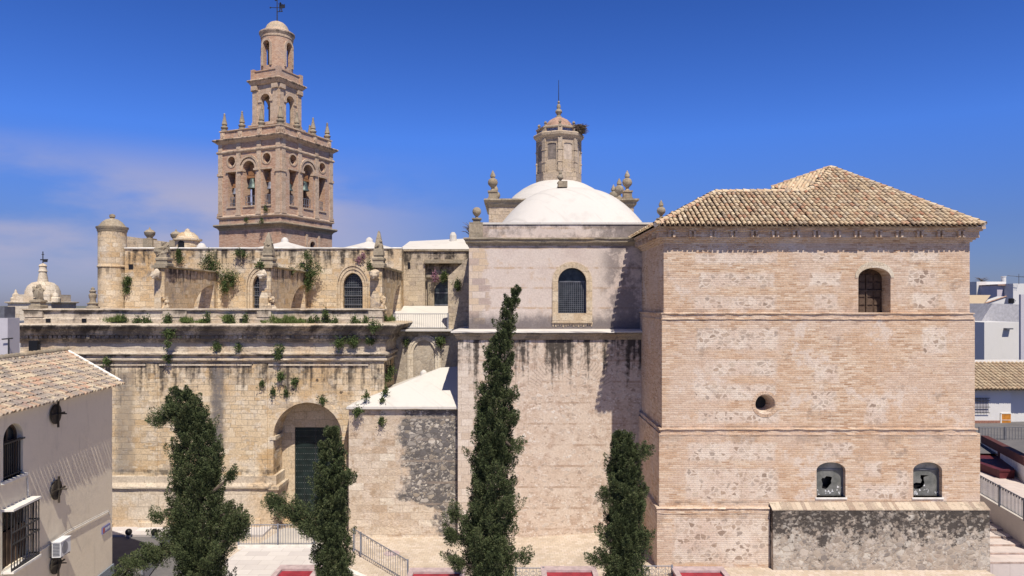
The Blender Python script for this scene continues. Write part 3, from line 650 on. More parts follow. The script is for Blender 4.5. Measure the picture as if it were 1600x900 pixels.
# right-hand stairs, ramp and terrace
stp = MB()
for i in range(5):
    stp.box(24.35, 40, 37.9+i*.98, 60, -.9, gz(20, 38)+.12*(i+1)-.0 if i else .13)
structure(stp, 'stairs', 'step_paving')
rs = MB()
for i in range(5):
    z = (gz(20, 38)+.12*(i+1) if i else .13)
    rs.box(24.36, 40, 37.9+i*.98-.012, 37.9+i*.98-.002, z-.105, z-.012)
structure(rs, 'stair_risers', 'riser_stone')
ra = MB(); ra.add([(24.36, 42.9, .70), (33, 42.9, .70), (33, 60, 2.2), (24.36, 60, 2.2)], [(0, 1, 2, 3)]); structure(ra, 'ramp', 'step_paving')

# ================================================================== BRICK SACRISTY (right block)
Yr = 37.67
bh = thing('brick_building', 'tall windowed brick church annexe with a tiled hip roof and stained stone plinth', 'building', (15.9, 40, 0))
secC = MB(); secC.box(7.9, 23.84, Yr, 50, 12.95, 17.6); o = secC.build('upper_wall', 'sacristy_brick', bh)
cw = MB(); cw.xz(arch(18.88, 13.13, 1.68, 15.0, .52), Yr-1, Yr+.95); cut(o, [cw])
secB = MB(); secB.box(7.79, 24.04, Yr-.10, 50, 6.93, 12.95); o = secB.build('middle_wall', 'sacristy_brick', bh)
co = MB(); co.lathe([(.52, 0), (.31, .9)], seg=24); co.v = [(13.15+x, Yr-.14+z, 8.42+y) for x, y, z in co.v]; cut(o, [co])
secA = MB(); secA.box(7.62, 24.24, Yr-.22, 50, 2.97, 6.93); o = secA.build('lower_wall', 'sacristy_lower_brick', bh)
LW = [(px(1298.5, 37.45), 1.5), (px(1449.5, 37.45), 1.5)]
cut(o, [MB().xz(arch(cx, 3.62, w, 5.02, .42), Yr-1, Yr+.55) for cx, w in LW])
b_ = MB(); b_.box(7.48, 13.3, Yr-.36, 50, -.9, 2.97); b_.build('base_wall', 'sacristy_base_rubble', bh)
pl = MB(); pl.yz([(36.92, -.9), (36.92, -.3), (36.98, 3.08), (37.5, 3.34), (50, 3.34), (50, -.9)], 13.34, 24.42)
pl.build('plinth', 'plinth_rubble', bh)
pc = MB()
xx = 13.3
while xx < 24.4:
    w = random.uniform(.16, .34); pc.yz([(36.955, 3.075), (36.945, 3.12), (37.47, 3.39), (37.47, 3.33)], xx+.006, min(24.44, xx+w)); xx += w
pc.build('plinth_coping', 'coping_brick', bh)
PTH = [(7.9, 50), (7.9, Yr), (23.84, Yr), (23.84, 50)]
def off(p, d): return [(p[0][0]-d, p[0][1]), (p[1][0]-d, p[1][1]-d), (p[2][0]+d, p[2][1]-d), (p[3][0]+d, p[3][1])]
def string(z, d0, d1, name):
    mb = MB(); mb.sweep(off(PTH, d0), [(-.15, z+.22), (.12, z+.20), (.125, z+.145), (.06, z+.14), (.06, z-.09), (.10, z-.095), (.10, z-.14), (-.0, z-.145), (-.2, z-.2)], step=.3, jit=.010)
    mb.build(name, 'eave_brick', bh)
string(12.97, .05, .20, 'string_course'); string(6.98, .14, .24, 'string_course')
mb = MB(); mb.sweep([(7.56, 50), (7.56, Yr-.28), (13.32, Yr-.28)], [(-.15, 3.16), (.10, 3.13), (.12, 3.07), (.06, 3.06), (.06, 2.88), (.10, 2.875), (.10, 2.82), (-.02, 2.81), (-.2, 2.78)], step=.3, jit=.010); mb.build('string_course', 'eave_brick', bh)
# brick eave: stepped courses with paired modillions
ev = MB(); ev.sweep(PTH, [(-.05, 17.62), (.52, 17.62), (.52, 17.50), (.42, 17.495), (.42, 17.40), (.31, 17.395), (.31, 17.06), (.20, 17.05), (.20, 16.96), (.10, 16.95), (.10, 16.86), (-.05, 16.85)], step=.4, jit=.006)
ev.build('eave_cornice', 'eave_brick', bh)
xx = 8.2
while xx < 23.7:
    md = MB(); md.box(xx-.15, xx-.03, Yr-.47, Yr-.25, 17.08, 17.40); md.box(xx+.09, xx+.21, Yr-.47, Yr-.25, 17.08, 17.40); md.build('modillion', 'eave_brick', bh); xx += 1.066
yy = 38.3
while yy < 44: md = MB(); md.box(7.44, 7.66, yy-.15, yy-.03, 17.08, 17.40); md.box(7.44, 7.66, yy+.1, yy+.22, 17.08, 17.40); md.build('modillion', 'eave_brick', bh); yy += 1.066
# roof
ez = 17.66; A = Vector((19.57, 44.4, 22.0)); e0, e1 = Vector((7.3, Yr-.78, ez)), Vector((24.12, Yr-.78, ez))
sdir = (Vector((0, 44.4-(Yr-.78), 22.0-ez))).normalized(); Ls = (Vector((0, 44.4-(Yr-.78), 22.0-ez))).length
def onroof(u, v):   # point of the front roof plane seen at that pixel: keeps the ridge where it stands
    a, b = (u-800)/F, (V0-v)/F; k = sdir.z/sdir.y
    t = (ez-k*(Yr-.78)-CH)/(b-k); return Vector((a*t, t, CH+b*t))
R0, R1 = onroof(1117, 301), onroof(1258, 299)
mid_ = onroof(1276, 291)
pol = [(0, 0), (16.82, 0)]+[((q-e0).x, (q-e0).dot(sdir)) for q in (A, mid_, R1, R0)]
tl, bed = tile_roof(e0, (1, 0, 0), sdir, pol, .262, .40, .098)
bed.poly([R1, A, (16.7, 46.5, 21.1)]); bed.poly([R0, R1, (R1.x, 48, ez), (7.2, 48, ez)]); bed.poly([e0, R0, (7.2, 48, ez)]); bed.poly([e1, A, (24.35, 52, ez)]); bed.poly([A, (24.35, 52, ez), (16.7, 52, ez), (16.7, 46.5, 21.1)])
rf = bed.build('roof', 'tile_bed', bh)
tl.build('tiles', 'roof_tiles', rf, smooth=True)
# left-facing slope behind the hip and the narrow left hip slope
C_ = Vector((16.72, 46.5, 21.1))
ed = (R1-A); e_ = (C_-A).normalized(); nn = ed.cross(C_-A).normalized(); s_ = nn.cross(e_).normalized()
if s_.z > 0: pass
q1 = (R1-A)
t2, b2 = tile_roof(A, e_, s_ if q1.dot(s_) > 0 else -s_, [(0, 0), (q1.dot(e_), abs(q1.dot(s_))), ((C_-A).length, 0)], .262, .40, .098)
t2.build('tiles', 'roof_tiles', rf, smooth=True)
sl2 = Vector((R0.x-7.2, 0, R0.z-ez)).normalized(); L2 = Vector((R0.x-7.2, 0, R0.z-ez)).length
t3, b3 = tile_roof((7.2, Yr-.78, ez), (0, 1, 0), sl2, [(0, 0), (R0.y-(Yr-.78), L2), (11, L2), (11, 0)], .262, .40, .098)
t3.build('tiles', 'roof_tiles', rf, smooth=True)
rg = MB()
for a_, b_2 in ((e0, R0), (R0, R1), (R1, mid_), (mid_, A), (e1, A), (C_, A)): ridge_tiles(rg, a_, b_2, .14)
rg.build('ridge_tiles', 'roof_tiles', rf, smooth=True)
mo = MB()
for a_, b_2 in ((e0, R0), (R0, R1), (R1, mid_), (mid_, A), (e1, A)): mo.tube([Vector(a_)+Vector((0, 0, .02)), Vector(b_2)+Vector((0, 0, .02))], .125, 8)
mo.build('ridge_bedding', 'ridge_mortar', rf)
# upper shuttered window
wd = MB(); wd.xz(arch(18.88, 13.1, 1.74, 15.0, .55), Yr+.90, Yr+.96); w_ = wd.build('window', 'old_wood', bh)
wr = MB()
for i in range(4):
    for j in range(5): wr.box(18.10+i*.40, 18.10+i*.40+.30, Yr+.86, Yr+.92, 13.18+j*.42, 13.18+j*.42+.32)
wr.box(18.05, 19.72, Yr+.82, Yr+.9, 14.30, 14.38); wr.box(18.86, 18.92, Yr+.83, Yr+.9, 13.1, 15.2)
wr.build('shutter_panels', 'brown_shutter', w_)
vb = MB(); a0 = arch(18.88, 13.1, 1.70, 15.0, .53, 30); a1 = arch(18.88, 13.1, 2.05, 15.0, .86, 30)
for i in range(1, len(a0)-2): vb.xz([a0[i], tuple(.94*Vector(a0[i+1])+.06*Vector(a0[i])), tuple(.94*Vector(a1[i+1])+.06*Vector(a1[i])), a1[i]], Yr-.025, Yr+.1)
vb.build('window_arch', 'pale_stone', bh)
si = MB(); si.box(17.95, 19.8, Yr-.09, Yr+.9, 13.03, 13.14); si.build('sill', 'ridge_mortar', bh)
oc = MB(); oc.lathe([(.45, 0), (.45, .02)], seg=20); oc.v = [(13.15+x, Yr+.72+z, 8.42+y) for x, y, z in oc.v]; oc.build('round_window', 'black_plastic', bh)
or_ = MB(); a0 = circ(13.15, 8.42, .53, 28); a1 = circ(13.15, 8.42, .68, 28)
for i in range(28): j = (i+1) % 28; or_.xz([a0[i], tuple(.9*Vector(a0[j])+.1*Vector(a0[i])), tuple(.9*Vector(a1[j])+.1*Vector(a1[i])), a1[i]], Yr-.118, Yr)
or_.build('round_window_surround', 'eave_brick', bh)
# two lower windows with broken panes
holes = [[(-.37, .82), (-.30, .92), (-.22, .88), (-.10, 1.0), (.10, .97), (.20, .93), (.14, .74), (.16, .62), (.05, .50), (-.02, .40), (-.12, .32), (-.34, .36), (-.30, .60)],
         [(-.66, .66), (-.55, .60), (-.42, .66), (-.18, .64), (-.12, .78), (-.20, .92), (-.18, 1.05), (-.04, 1.05), (.26, 1.03), (-.02, .94), (-.02, .80), (.02, .66), (-.06, .45), (-.22, .33), (-.48, .32), (-.62, .48)]]
for (cx, w), hl, lab in zip(LW, holes, ('lower window with a ragged hole in the middle of its pane', 'lower window with a bird shaped hole in its pane')):
    bk = MB(); bk.box(cx-.78, cx+.78, Yr+.50, Yr+.54, 3.6, 5.5); wf = bk.build('window', 'black_plastic', bh, label=lab)
    gp = MB(); gp.xz(arch(cx, 3.63, w-.02, 5.02, .42), Yr+.10, Yr+.12); go = gp.build('pane', 'dusty_glass', wf)
    cut(go, [MB().xz([(cx+a, 3.65+b) for a, b in hl], Yr, Yr+.3)])
    tz = MB(); tz.xz(arch(cx, 5.03, w-.04, 5.035, .40), Yr+.085, Yr+.095); tz.build('transom_pane', 'dull_glass', wf)
    sh = MB()
    for _ in range(14):
        sx0, sz0 = cx+random.uniform(-.65, .65), 3.66+abs(random.gauss(0, .16)); sh.xz([(sx0, sz0), (sx0+random.uniform(.04, .14), sz0+random.uniform(-.01, .05)), (sx0+random.uniform(.0, .08), sz0+random.uniform(.05, .14))], Yr+.085, Yr+.095)
    sh.build('highlight_shards', 'sign_white', wf)  # shards coloured white, the highlight on broken glass put into their colour
    fr = MB(); fr.box(cx-.74, cx+.74, Yr+.05, Yr+.14, 4.98, 5.03); fr.box(cx-.75, cx-.71, Yr+.05, Yr+.14, 3.63, 5.0); fr.box(cx+.71, cx+.75, Yr+.05, Yr+.14, 3.63, 5.0)
    fr.build('frame', 'grey_metal', wf)
    ss = MB(); ss.box(cx-.82, cx+.82, Yr-.27, Yr+.1, 3.53, 3.62); ss.build('sill', 'white_plaster', wf)
# ================================================================== CHAPEL (middle block)
D2 = 43.9
ch = thing('chapel', 'pinkish square chapel between brick annexe and golden church, under a white domed roof', 'chapel', (3.5, 47, 0))
lo = MB(); lo.box(-3.26, 9.9, D2-.35, 54, -1.2, 11.6); lo.build('lower_wall', 'chapel_lower', ch)
up = MB(); up.box(-2.62, 9.75, D2+.12, 54, 11.6, 17.3); o = up.build('upper_wall', 'chapel_upper', ch)
cut(o, [MB().xz(arch(3.66, 13.08, 1.76, 15.0, .86), D2-1, D2+.6)])
mm = MB(); mm.sweep([(-3.26, 54), (-3.26, D2-.35), (9.9, D2-.35)], [(-.6, 12.13), (.02, 12.09), (.38, 12.01), (.39, 11.93), (.2, 11.92), (-.1, 11.9)], step=.5, jit=.012); mm.build('ledge', 'whitewash', ch)
mm = MB(); mm.sweep([(-3.26, 54), (-3.26, D2-.35), (9.9, D2-.35)], [(-.1, 11.91), (.24, 11.915), (.26, 11.82), (.16, 11.74), (.10, 11.6), (.04, 11.5), (-.1, 11.48)], step=.5, jit=.010); mm.build('ledge_moulding', 'grey_stone', ch)
cc = MB(); cc.sweep([(-2.62, 54), (-2.62, D2+.12), (9.75, D2+.12), (9.75, 54)], [(-.3, 17.68), (.30, 17.66), (.32, 17.58), (.24, 17.5), (.22, 17.38), (.12, 17.32), (.06, 17.2), (-.1, 17.18)], step=.5, jit=.01); cc.build('cornice', 'grey_stone', ch)
at = MB(); at.box(-2.45, 9.55, D2+.3, 54, 17.6, 18.55); at.build('attic', 'chapel_upper', ch)
al = MB(); al.box(-2.50, 9.60, D2+.24, 54, 18.5, 18.62); al.build('attic_coping', 'whitewash', ch)
dm = MB(); prof = [(5.0*(1-i/14.0) if i < 14 else .001, 18.55+2.95*(1-abs(1-i/14.0)**2.55)) for i in range(15)]
dm.lathe(prof, (3.95, 49.45), 40, sq=3.2); dm.build('domed_roof', 'whitewash', ch, smooth=True)
wf = MB(); wf.archband(3.66, 13.05, 1.72, 2.42, 15.0, .84, 1.2, D2+.03, D2+.3); wf.box(2.45, 4.87, D2-.02, D2+.3, 12.5, 13.08)
wn_ = wf.build('window', 'gold_stone', ch)
wg = MB(); wg.xz(arch(3.66, 13.05, 1.78, 15.0, .87), D2+.50, D2+.54); wg.build('pane', 'window_glass', wn_)
gr = MB()
for i in range(15): x = 2.82+i*.12; gr.box(x-.012, x+.012, D2+.42, D2+.44, 13.1, 14.98)
for i in range(16): z = 13.12+i*.125; gr.box(2.80, 4.52, D2+.425, D2+.445, z-.011, z+.011)
gr.box(2.8, 4.52, D2+.38, D2+.46, 14.96, 15.04); gr.box(2.79, 2.86, D2+.38, D2+.46, 13.08, 15); gr.box(4.46, 4.53, D2+.38, D2+.46, 13.08, 15)
gr.build('grille', 'grey_metal', wn_)
pk = MB()
for i in range(16):
    x = 2.5+i*.155; pk.xz([(x-.1, 12.52), (x+.1, 12.52), (x+.03, 12.38-random.uniform(.02, .16)), (x-.03, 12.36-random.uniform(.02, .14))], D2+.08, D2+.13)
pk.build('worn_apron', 'gold_stone', ch)
def urn(mb, x, y, z, s=1.0, kind='urn'):
    p = [(.36, 0), (.36, .1), (.30, .12), (.30, .42), (.36, .46), (.36, .56), (.16, .60), (.10, .74), (.13, .80), (.30, .98), (.335, 1.14), (.28, 1.32), (.14, 1.42), (.12, 1.46)]
    if kind == 'urn': p += [(.18, 1.50), (.17, 1.62), (.06, 1.86), (.01, 1.95)]
    elif kind == 'ball': p = [(.40, 0), (.40, .12), (.33, .14), (.33, .75), (.44, .8), (.44, .92), (.14, .96), (.12, 1.10), (.2, 1.14), (.34, 1.32), (.375, 1.5), (.33, 1.70), (.2, 1.83), (.01, 1.88)]
    lo_ = [q for q in p if q[1] <= .57*(1 if kind == 'urn' else 1.65)]; hi = [q for q in p if q not in lo_]
    a = MB().lathe([(r*s*1.3, h*s) for r, h in lo_], (x, y), 4, math.pi/4); a.v = [(u_, v_, w_+z) for u_, v_, w_ in a.v]; mb.join(a)
    b = MB().lathe([(r*s, h*s) for r, h in [(lo_[-1][0]*.5, lo_[-1][1]-.02)]+hi], (x, y), 14); b.v = [(u_, v_, w_+z) for u_, v_, w_ in b.v]; mb.join(b)
def pinn(parent, x, y, z, s=1.0, kind='urn', mat='grey_stone', name='pinnacle'):
    mb = MB(); urn(mb, x, y, z, s, kind); return mb.build(name, mat, parent, smooth=True)
MB().box(-2.62, -1.78, D2+.15, D2+.95, 17.66, 18.62).build('corner_pier', 'grey_stone', ch); MB().box(9.0, 9.7, D2+.15, D2+.95, 17.66, 18.62).build('corner_pier', 'grey_stone', ch)
pinn(ch, px(745, 44.5), 44.5, 18.25, .72, 'ball'); pinn(ch, px(1033, 44.5), 44.5, 18.45, .82, 'urn')
mb = MB(); mb.box(3.05, 3.65, 47.6, 48.3, 21.35, 21.75); mb.build('pinnacle_base', 'grey_stone', ch)
pinn(ch, px(875.5, 47.95), 47.95, 21.35, .62, 'urn')

# ================================================================== DOMED CROSSING
cr_ = thing('domed_crossing', 'white dome over the church crossing with an eight sided stone lantern', 'dome', (3.7, 57.3, 0))
cx0, cx1, cy0, cy1 = -1.72, 9.02, 53.6, 61
b1 = MB(); b1.box(cx0, cx1, cy0, cy1, 14, 21.0); b1.build('wall', 'lantern_stone', cr_)
c1 = MB(); c1.sweep([(cx0, cy0), (cx1, cy0), (cx1, cy1), (cx0, cy1)], [(-.3, 21.45), (.34, 21.42), (.36, 21.3), (.2, 21.15), (.18, 21.02), (.05, 20.85), (-.1, 20.84)], closed=True, step=.5, jit=.01); c1.build('cornice', 'grey_stone', cr_)
t_ = MB(); t_.box(cx0+.1, cx1-.1, cy0+.1, cy1-.1, 21.3, 21.47); t_.build('flat_roof', 'whitewash', cr_)
for x, y in ((px(770, 54), 54), (px(980, 54), 54), (px(967.5, 57.3), 57.3), (px(958.5, 60.4), 60.4), (-1.35, 60.4)): pinn(cr_, x, y, 21.45, 1.12)
dd = MB(); dd.lathe([(4.25, 21.3), (3.95, 21.7), (3.45, 22.22), (2.85, 22.67), (2.25, 23.0), (1.75, 23.2), (.01, 23.4)], (3.65, 57.3), 48); dd.build('dome', 'whitewash', cr_, smooth=True)
ln = MB(); ln.lathe([(1.80, 23.2), (1.80, 23.88), (1.72, 23.92), (1.70, 26.5), (1.76, 26.52), (1.76, 26.6)], (3.7, 57.3), 8, -math.pi/2); lo_ = ln.build('lantern', 'lantern_stone', cr_)
for k in range(8):
    a = -math.pi/2+k*math.pi/4; q = MB(); q.box(-.17, .17, -1.79, -1.58, 23.9, 26.5); q.box(-.20, .20, -1.83, -1.6, 24.6, 24.68); q.box(-.2, .2, -1.83, -1.6, 25.55, 25.62)
    q.rotz(a+math.pi/2); q.v = [(x+3.7, y+57.3, z) for x, y, z in q.v]; q.build('pilaster', 'lantern_stone', lo_)
    ap = 1.70*math.cos(math.pi/8); q = MB(); q.box(-.36, .36, -ap-.012, -ap+.1, 23.98, 26.1); q.rotz(a+math.pi/2+math.pi/8); q.v = [(x+3.7, y+57.3, z) for x, y, z in q.v]
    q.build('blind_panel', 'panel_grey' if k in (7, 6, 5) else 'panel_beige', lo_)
    q = MB(); q.archband(0, 23.95, .72, .94, 26.0, .10, .2, -ap-.07, -ap+.05, 8); q.rotz(a+math.pi/2+math.pi/8); q.v = [(x+3.7, y+57.3, z) for x, y, z in q.v]; q.build('panel_moulding', 'lantern_stone', lo_)
lc = MB(); lc.lathe([(1.75, 26.45), (1.85, 26.6), (1.98, 26.72), (2.02, 26.9), (1.95, 26.98), (1.7, 27.0), (1.66, 27.0)], (3.7, 57.3), 8, -math.pi/2); lc.build('lantern_cornice', 'lantern_stone', cr_)
lt = MB(); lt.lathe([(1.62, 26.95), (1.62, 27.3)], (3.7, 57.3), 8, -math.pi/2); lt.build('tile_frieze', 'mosaic_tile', cr_)
lp_ = MB()
for k in range(8):
    a = -math.pi/2+k*math.pi/4; q = MB(); q.box(-.17, .17, -1.74, -1.5, 26.95, 27.3); q.rotz(a+math.pi/2); q.v = [(x+3.7, y+57.3, z) for x, y, z in q.v]; lp_.join(q)
lp_.build('frieze_piers', 'lantern_stone', cr_)
ls = MB(); ls.lathe([(1.6, 27.28), (1.80, 27.32), (1.82, 27.42), (1.6, 27.5), (1.1, 27.52)], (3.7, 57.3), 8, -math.pi/2); ls.build('lantern_slab', 'lantern_stone', cr_)
for k in range(8):
    a = -math.pi/2+k*math.pi/4; q = MB(); q.lathe([(.12, 0), (.12, .1), (.06, .14), (.13, .25), (.09, .36), (.01, .42)], (3.7+1.55*math.cos(a), 57.3+1.55*math.sin(a)), 8); q.v = [(x, y, z+27.45) for x, y, z in q.v]
    q.build('pinnacle', 'grey_stone', cr_, smooth=True)
lcap = MB(); lcap.lathe([(1.15, 27.45), (1.1, 27.65), (.98, 27.9), (.75, 28.15), (.45, 28.33), (.2, 28.4), (.01, 28.42)], (3.7, 57.3), 24); lcap.build('lantern_dome', 'terracotta', cr_, smooth=True)
fi = MB(); fi.lathe([(.26, 28.34), (.24, 28.5), (.14, 28.55), (.16, 28.65), (.28, 28.85), (.24, 29.0), (.12, 29.1), (.17, 29.25), (.12, 29.45), (.05, 29.5), (.1, 29.62), (.06, 29.72), (.01, 29.75)], (3.7, 57.3), 12); fi.build('finial', 'grey_stone', cr_, smooth=True)
rd = MB(); rd.tube([(3.7, 57.3, 29.6), (3.7, 57.3, 31.4)], .035, 5, .02); rd.build('lightning_rod', 'dark_metal', cr_)
# stork nest
ns = MB()
for i in range(420):
    a = random.uniform(0, 6.28); h = random.uniform(0, .62); r = random.uniform(.28, .62)*(0.75+.4*h); c = Vector((5.15+r*math.cos(a), 56.5+r*math.sin(a), 26.95+h))
    d = Vector((-math.sin(a), math.cos(a), random.gauss(0, .25))).normalized()*random.uniform(.2, .42)+Vector((random.gauss(0, .12), random.gauss(0, .12), 0)); ns.tube([c-d, c+d], .018, 3)
solo(ns, 'stork_nest', 'twigs', 'big untidy stork nest of dry twigs on the lantern edge', 'nest', (5.15, 56.5, 26.95))

# ================================================================== AISLE FACADE (golden wall with the portal)
ai = thing('church_aisle', 'golden ashlar church front with deep arched portal and weedy heavy cornice', 'church', (-18, 46, 0))
YF = 46.0; XL, XR = -31.1, -8.14
wl = MB(); wl.box(XL, XR, YF, 58, -1.2, 12.2); o = wl.build('front_wall', 'aisle_ashlar', ai)
PCX = px(481, YF)
nc = MB(); nc.xz(arch(PCX, -.46, 4.36, 5.17, 2.2, 24), YF-1, YF+1.9); cut(o, [nc])
MB().box(PCX-2.3, PCX-1.36, YF+1.75, YF+2.1, -.5, 6.2).build('portal_jamb', 'gold_stone', ai); MB().box(PCX+1.36, PCX+2.3, YF+1.75, YF+2.1, -.5, 6.2).build('portal_jamb', 'gold_stone', ai); MB().xz(arch(PCX, 5.5, 4.36, 5.6, 1.8, 20), YF+1.78, YF+2.1).build('tympanum', 'gold_stone', ai)
pj = MB(); pj.archband(PCX, -.4, 4.38, 5.0, 5.17, 2.21, 2.52, YF-.05, YF+.2, 24); pj.build('portal_arch', 'aisle_ashlar', ai)
for sgn in (-1, 1):
    a, b = PCX+sgn*2.4, PCX+sgn*2.02
    im = MB(); im.box(min(a, b), max(a, b), YF-.10, YF+1.6, 5.0, 5.22); im.build('impost', 'pale_stone', ai)
    a, b = PCX+sgn*2.4, PCX+sgn*1.86
    im = MB(); im.box(min(a, b), max(a, b), YF-.24, YF+1.7, -.5, 1.9); im.build('jamb_plinth', 'plinth_plaster', ai)
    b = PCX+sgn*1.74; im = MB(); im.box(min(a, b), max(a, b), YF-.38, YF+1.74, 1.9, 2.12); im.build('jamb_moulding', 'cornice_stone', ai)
    b = PCX+sgn*1.98; im = MB(); im.box(min(a, b), max(a, b), YF-.1, YF+1.7, 2.12, 2.75); im.build('jamb_base', 'pale_stone', ai)
dr = MB(); dr.box(PCX-1.355, PCX+1.355, YF+1.84, YF+1.96, -.46, 5.495); do = dr.build('door', 'door_green', ai)
sd = MB()
for j in range(15):
    for i in range(18):
        if i in (8, 9) and False: continue
        x = PCX-1.26+i*.148; z = -.1+j*.385; sd.add([(x-.024, YF+1.838, z), (x, YF+1.838, z-.024), (x+.024, YF+1.838, z), (x, YF+1.838, z+.024), (x, YF+1.80, z)], [(0, 1, 4), (1, 2, 4), (2, 3, 4), (3, 0, 4)])
sd.build('studs', 'stud_metal', do)
dl = MB(); dl.box(PCX-.02, PCX+.02, YF+1.82, YF+1.88, -.4, 5.48); dl.box(PCX-.75, PCX-.73, YF+1.83, YF+1.88, -.4, 2.4); dl.box(PCX+.73, PCX+.75, YF+1.83, YF+1.88, -.4, 2.4); dl.build('door_joints', 'dark_metal', do)
# shallow pilaster strips and top panels
for u0, u1 in ((229, 247), (396, 418), (578, 600)): MB().box(px(u0, YF), px(u1, YF), YF-.07, YF+.2, 2.25, 9.85).build('pilaster', 'aisle_ashlar', ai)
for u0, u1 in ((150, 228), (249, 394), (420, 576)): MB().box(px(u0, YF), px(u1, YF), YF-.09, YF+.1, 9.72, 9.83).build('panel_fillet', 'cornice_stone', ai)
# base moulding and plinth, returned at the portal
for xa, xb in ((XL, PCX-2.22), (PCX+2.22, XR)):
    bm_ = MB(); bm_.sweep([(xa, YF), (xb, YF)], [(-.05, 2.75), (.10, 2.7), (.12, 2.3), (.22, 2.25), (.40, 2.12), (.42, 2.02), (.30, 1.95), (.26, 1.8), (-.05, 1.8)], step=.5, jit=.012); bm_.build('base_moulding', 'cornice_stone', ai)
    b2_ = MB(); b2_.box(xa, xb, YF-.26, YF+.2, -.9, 1.85); b2_.build('plinth', 'plinth_plaster', ai)
rt_ = MB(); xx = XL
while xx < PCX-3.2:
    w = random.uniform(.7, 1.9); rt_.box(xx+.01, min(xx+w, PCX-2.9), YF-.26-random.uniform(.05, .3), YF+.1, -.9, -.43+random.uniform(.15, .5)); xx += w
rt_.build('footing_blocks', 'plinth_plaster', ai)
# heavy cornice
cor = MB(); cor.sweep([(XL, 56), (XL, YF), (XR, YF), (XR, 56)],
    [(-.4, 12.46), (.88, 12.40), (.95, 12.33), (.95, 12.24), (.88, 12.2), (.80, 12.08), (.62, 11.95), (.52, 11.78), (.50, 11.70), (.34, 11.66), (.34, 11.42), (.24, 11.36), (.16, 11.22), (.12, 11.15), (.12, 10.62),
     (.30, 10.56), (.33, 10.46), (.24, 10.40), (.10, 10.36), (.10, 10.22), (.22, 10.18), (.22, 10.08), (.08, 10.02), (-.1, 10.0)], step=.45, jit=.013)
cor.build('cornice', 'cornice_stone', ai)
dn = MB(); xx = XL+.1
while xx < XR-.1:
    if random.random() > .2: dn.box(xx, xx+.2, YF-.44+random.gauss(0, .02), YF-.3, 11.47, 11.66)
    xx += .30
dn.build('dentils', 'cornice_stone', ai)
# parapet with coping, plinth course and small piers
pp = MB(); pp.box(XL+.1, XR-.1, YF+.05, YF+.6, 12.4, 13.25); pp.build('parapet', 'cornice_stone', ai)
pcg = MB(); pcg.sweep([(XL+.1, 50), (XL+.1, YF+.05), (XR-.1, YF+.05), (XR-.1, 47)], [(-.6, 13.36), (.14, 13.33), (.15, 13.25), (.06, 13.2), (.04, 13.14), (-.05, 13.12)], step=.5, jit=.01)
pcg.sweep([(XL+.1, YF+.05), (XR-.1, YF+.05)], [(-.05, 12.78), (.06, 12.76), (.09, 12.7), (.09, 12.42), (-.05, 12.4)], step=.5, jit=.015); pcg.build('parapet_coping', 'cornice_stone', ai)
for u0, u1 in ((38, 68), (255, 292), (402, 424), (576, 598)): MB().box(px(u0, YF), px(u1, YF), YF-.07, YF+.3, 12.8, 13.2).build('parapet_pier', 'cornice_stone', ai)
for u in (76, 132, 378): MB().box(px(u-3, YF), px(u+4, YF), YF-.095, YF+.1, 12.46, 12.72).build('drain_hole', 'black_plastic', ai)
ru = MB(); ru.box(px(578, YF), XR+.02, YF-.02, YF+1, 8.0, 9.9)
# pinnacles standing on the parapet
def carved(parent, x, y, z, s, name='pinnacle', mat='grey_stone'):
    mb = MB(); q = MB().lathe([(.55, 0), (.55, .22), (.42, .27), (.42, .4), (.52, .45), (.5, .55), (.3, .6), (.28, .7)], (x, y), 4, math.pi/4); q.v = [(a, b, z+c*s) for a, b, c in [((v[0]-x)*s+x, (v[1]-y)*s+y, v[2]) for v in q.v]]; mb.join(q)
    mb.lump((x, y, z+.95*s), .30*s, .35, 1.3); mb.lump((x-.14*s, y-.06, z+1.22*s), .17*s, .4); mb.lump((x+.15*s, y, z+1.20*s), .16*s, .4); mb.lump((x, y, z+1.42*s), .13*s, .35, 1.2)
    return mb.build(name, mat, parent, smooth=True)
carved(ai, px(60, 46.4), 46.4, 13.33, 1.0); 
mb = MB(); q = MB().lathe([(.40, 0), (.40, .14), (.3, .2), (.3, .34), (.36, .38), (.2, .44), (.16, .62), (.22, .75), (.24, .95), (.15, 1.05), (.2, 1.12), (.2, 1.2), (.1, 1.26), (.12, 1.34), (.01, 1.45)], (px(145, 46.6), 46.6), 12); q.v = [(a, b, c+13.3) for a, b, c in q.v]; mb.join(q); mb.build('pinnacle', 'grey_stone', ai, smooth=True)

# ================================================================== LEAN-TO CHAPEL with white roof + recess and terrace
le = thing('lean_to_chapel', 'low stone lean-to with a white sloping roof beside the portal', 'lean-to', (-7, 45, 0))
w_ = MB(); w_.box(px(545, 44.2), -3.2, 44.2, 49, -1.2, 7.25); w_.build('wall', 'lean_to_rubble', le)
sx = MB(); sx.box(px(545, 44.2)-.0, px(545, 44.2)+.9, 44.16, 44.5, 4.2, 7.1)
ef = MB(); ef.sweep([(px(541, 43.9), 49), (px(541, 43.9), 44.05), (-3.2, 44.05)], [(-.2, 7.38), (.10, 7.36), (.12, 7.26), (.02, 7.2), (-.2, 7.2)], step=.5, jit=.008); ef.build('eave', 'grey_stone', le)
a, b, c, d_ = (px(541, 43.9), 43.93, 7.40), (-3.25, 43.93, 7.40), (-3.25, 48.1, 9.5), (px(688, 48.0), 48.0, 9.42)
e_ = (px(541, 43.9), 50, 7.4)
rf_ = MB(); rf_.add([a, b, c, d_, e_, (a[0], a[1], 7.25), (b[0], b[1], 7.25), (-3.25, 50, 7.4)], [(0, 1, 2, 3), (0, 3, 4), (0, 5, 6, 1), (3, 2, 7, 4)]); rf_.build('roof', 'whitewash', le)
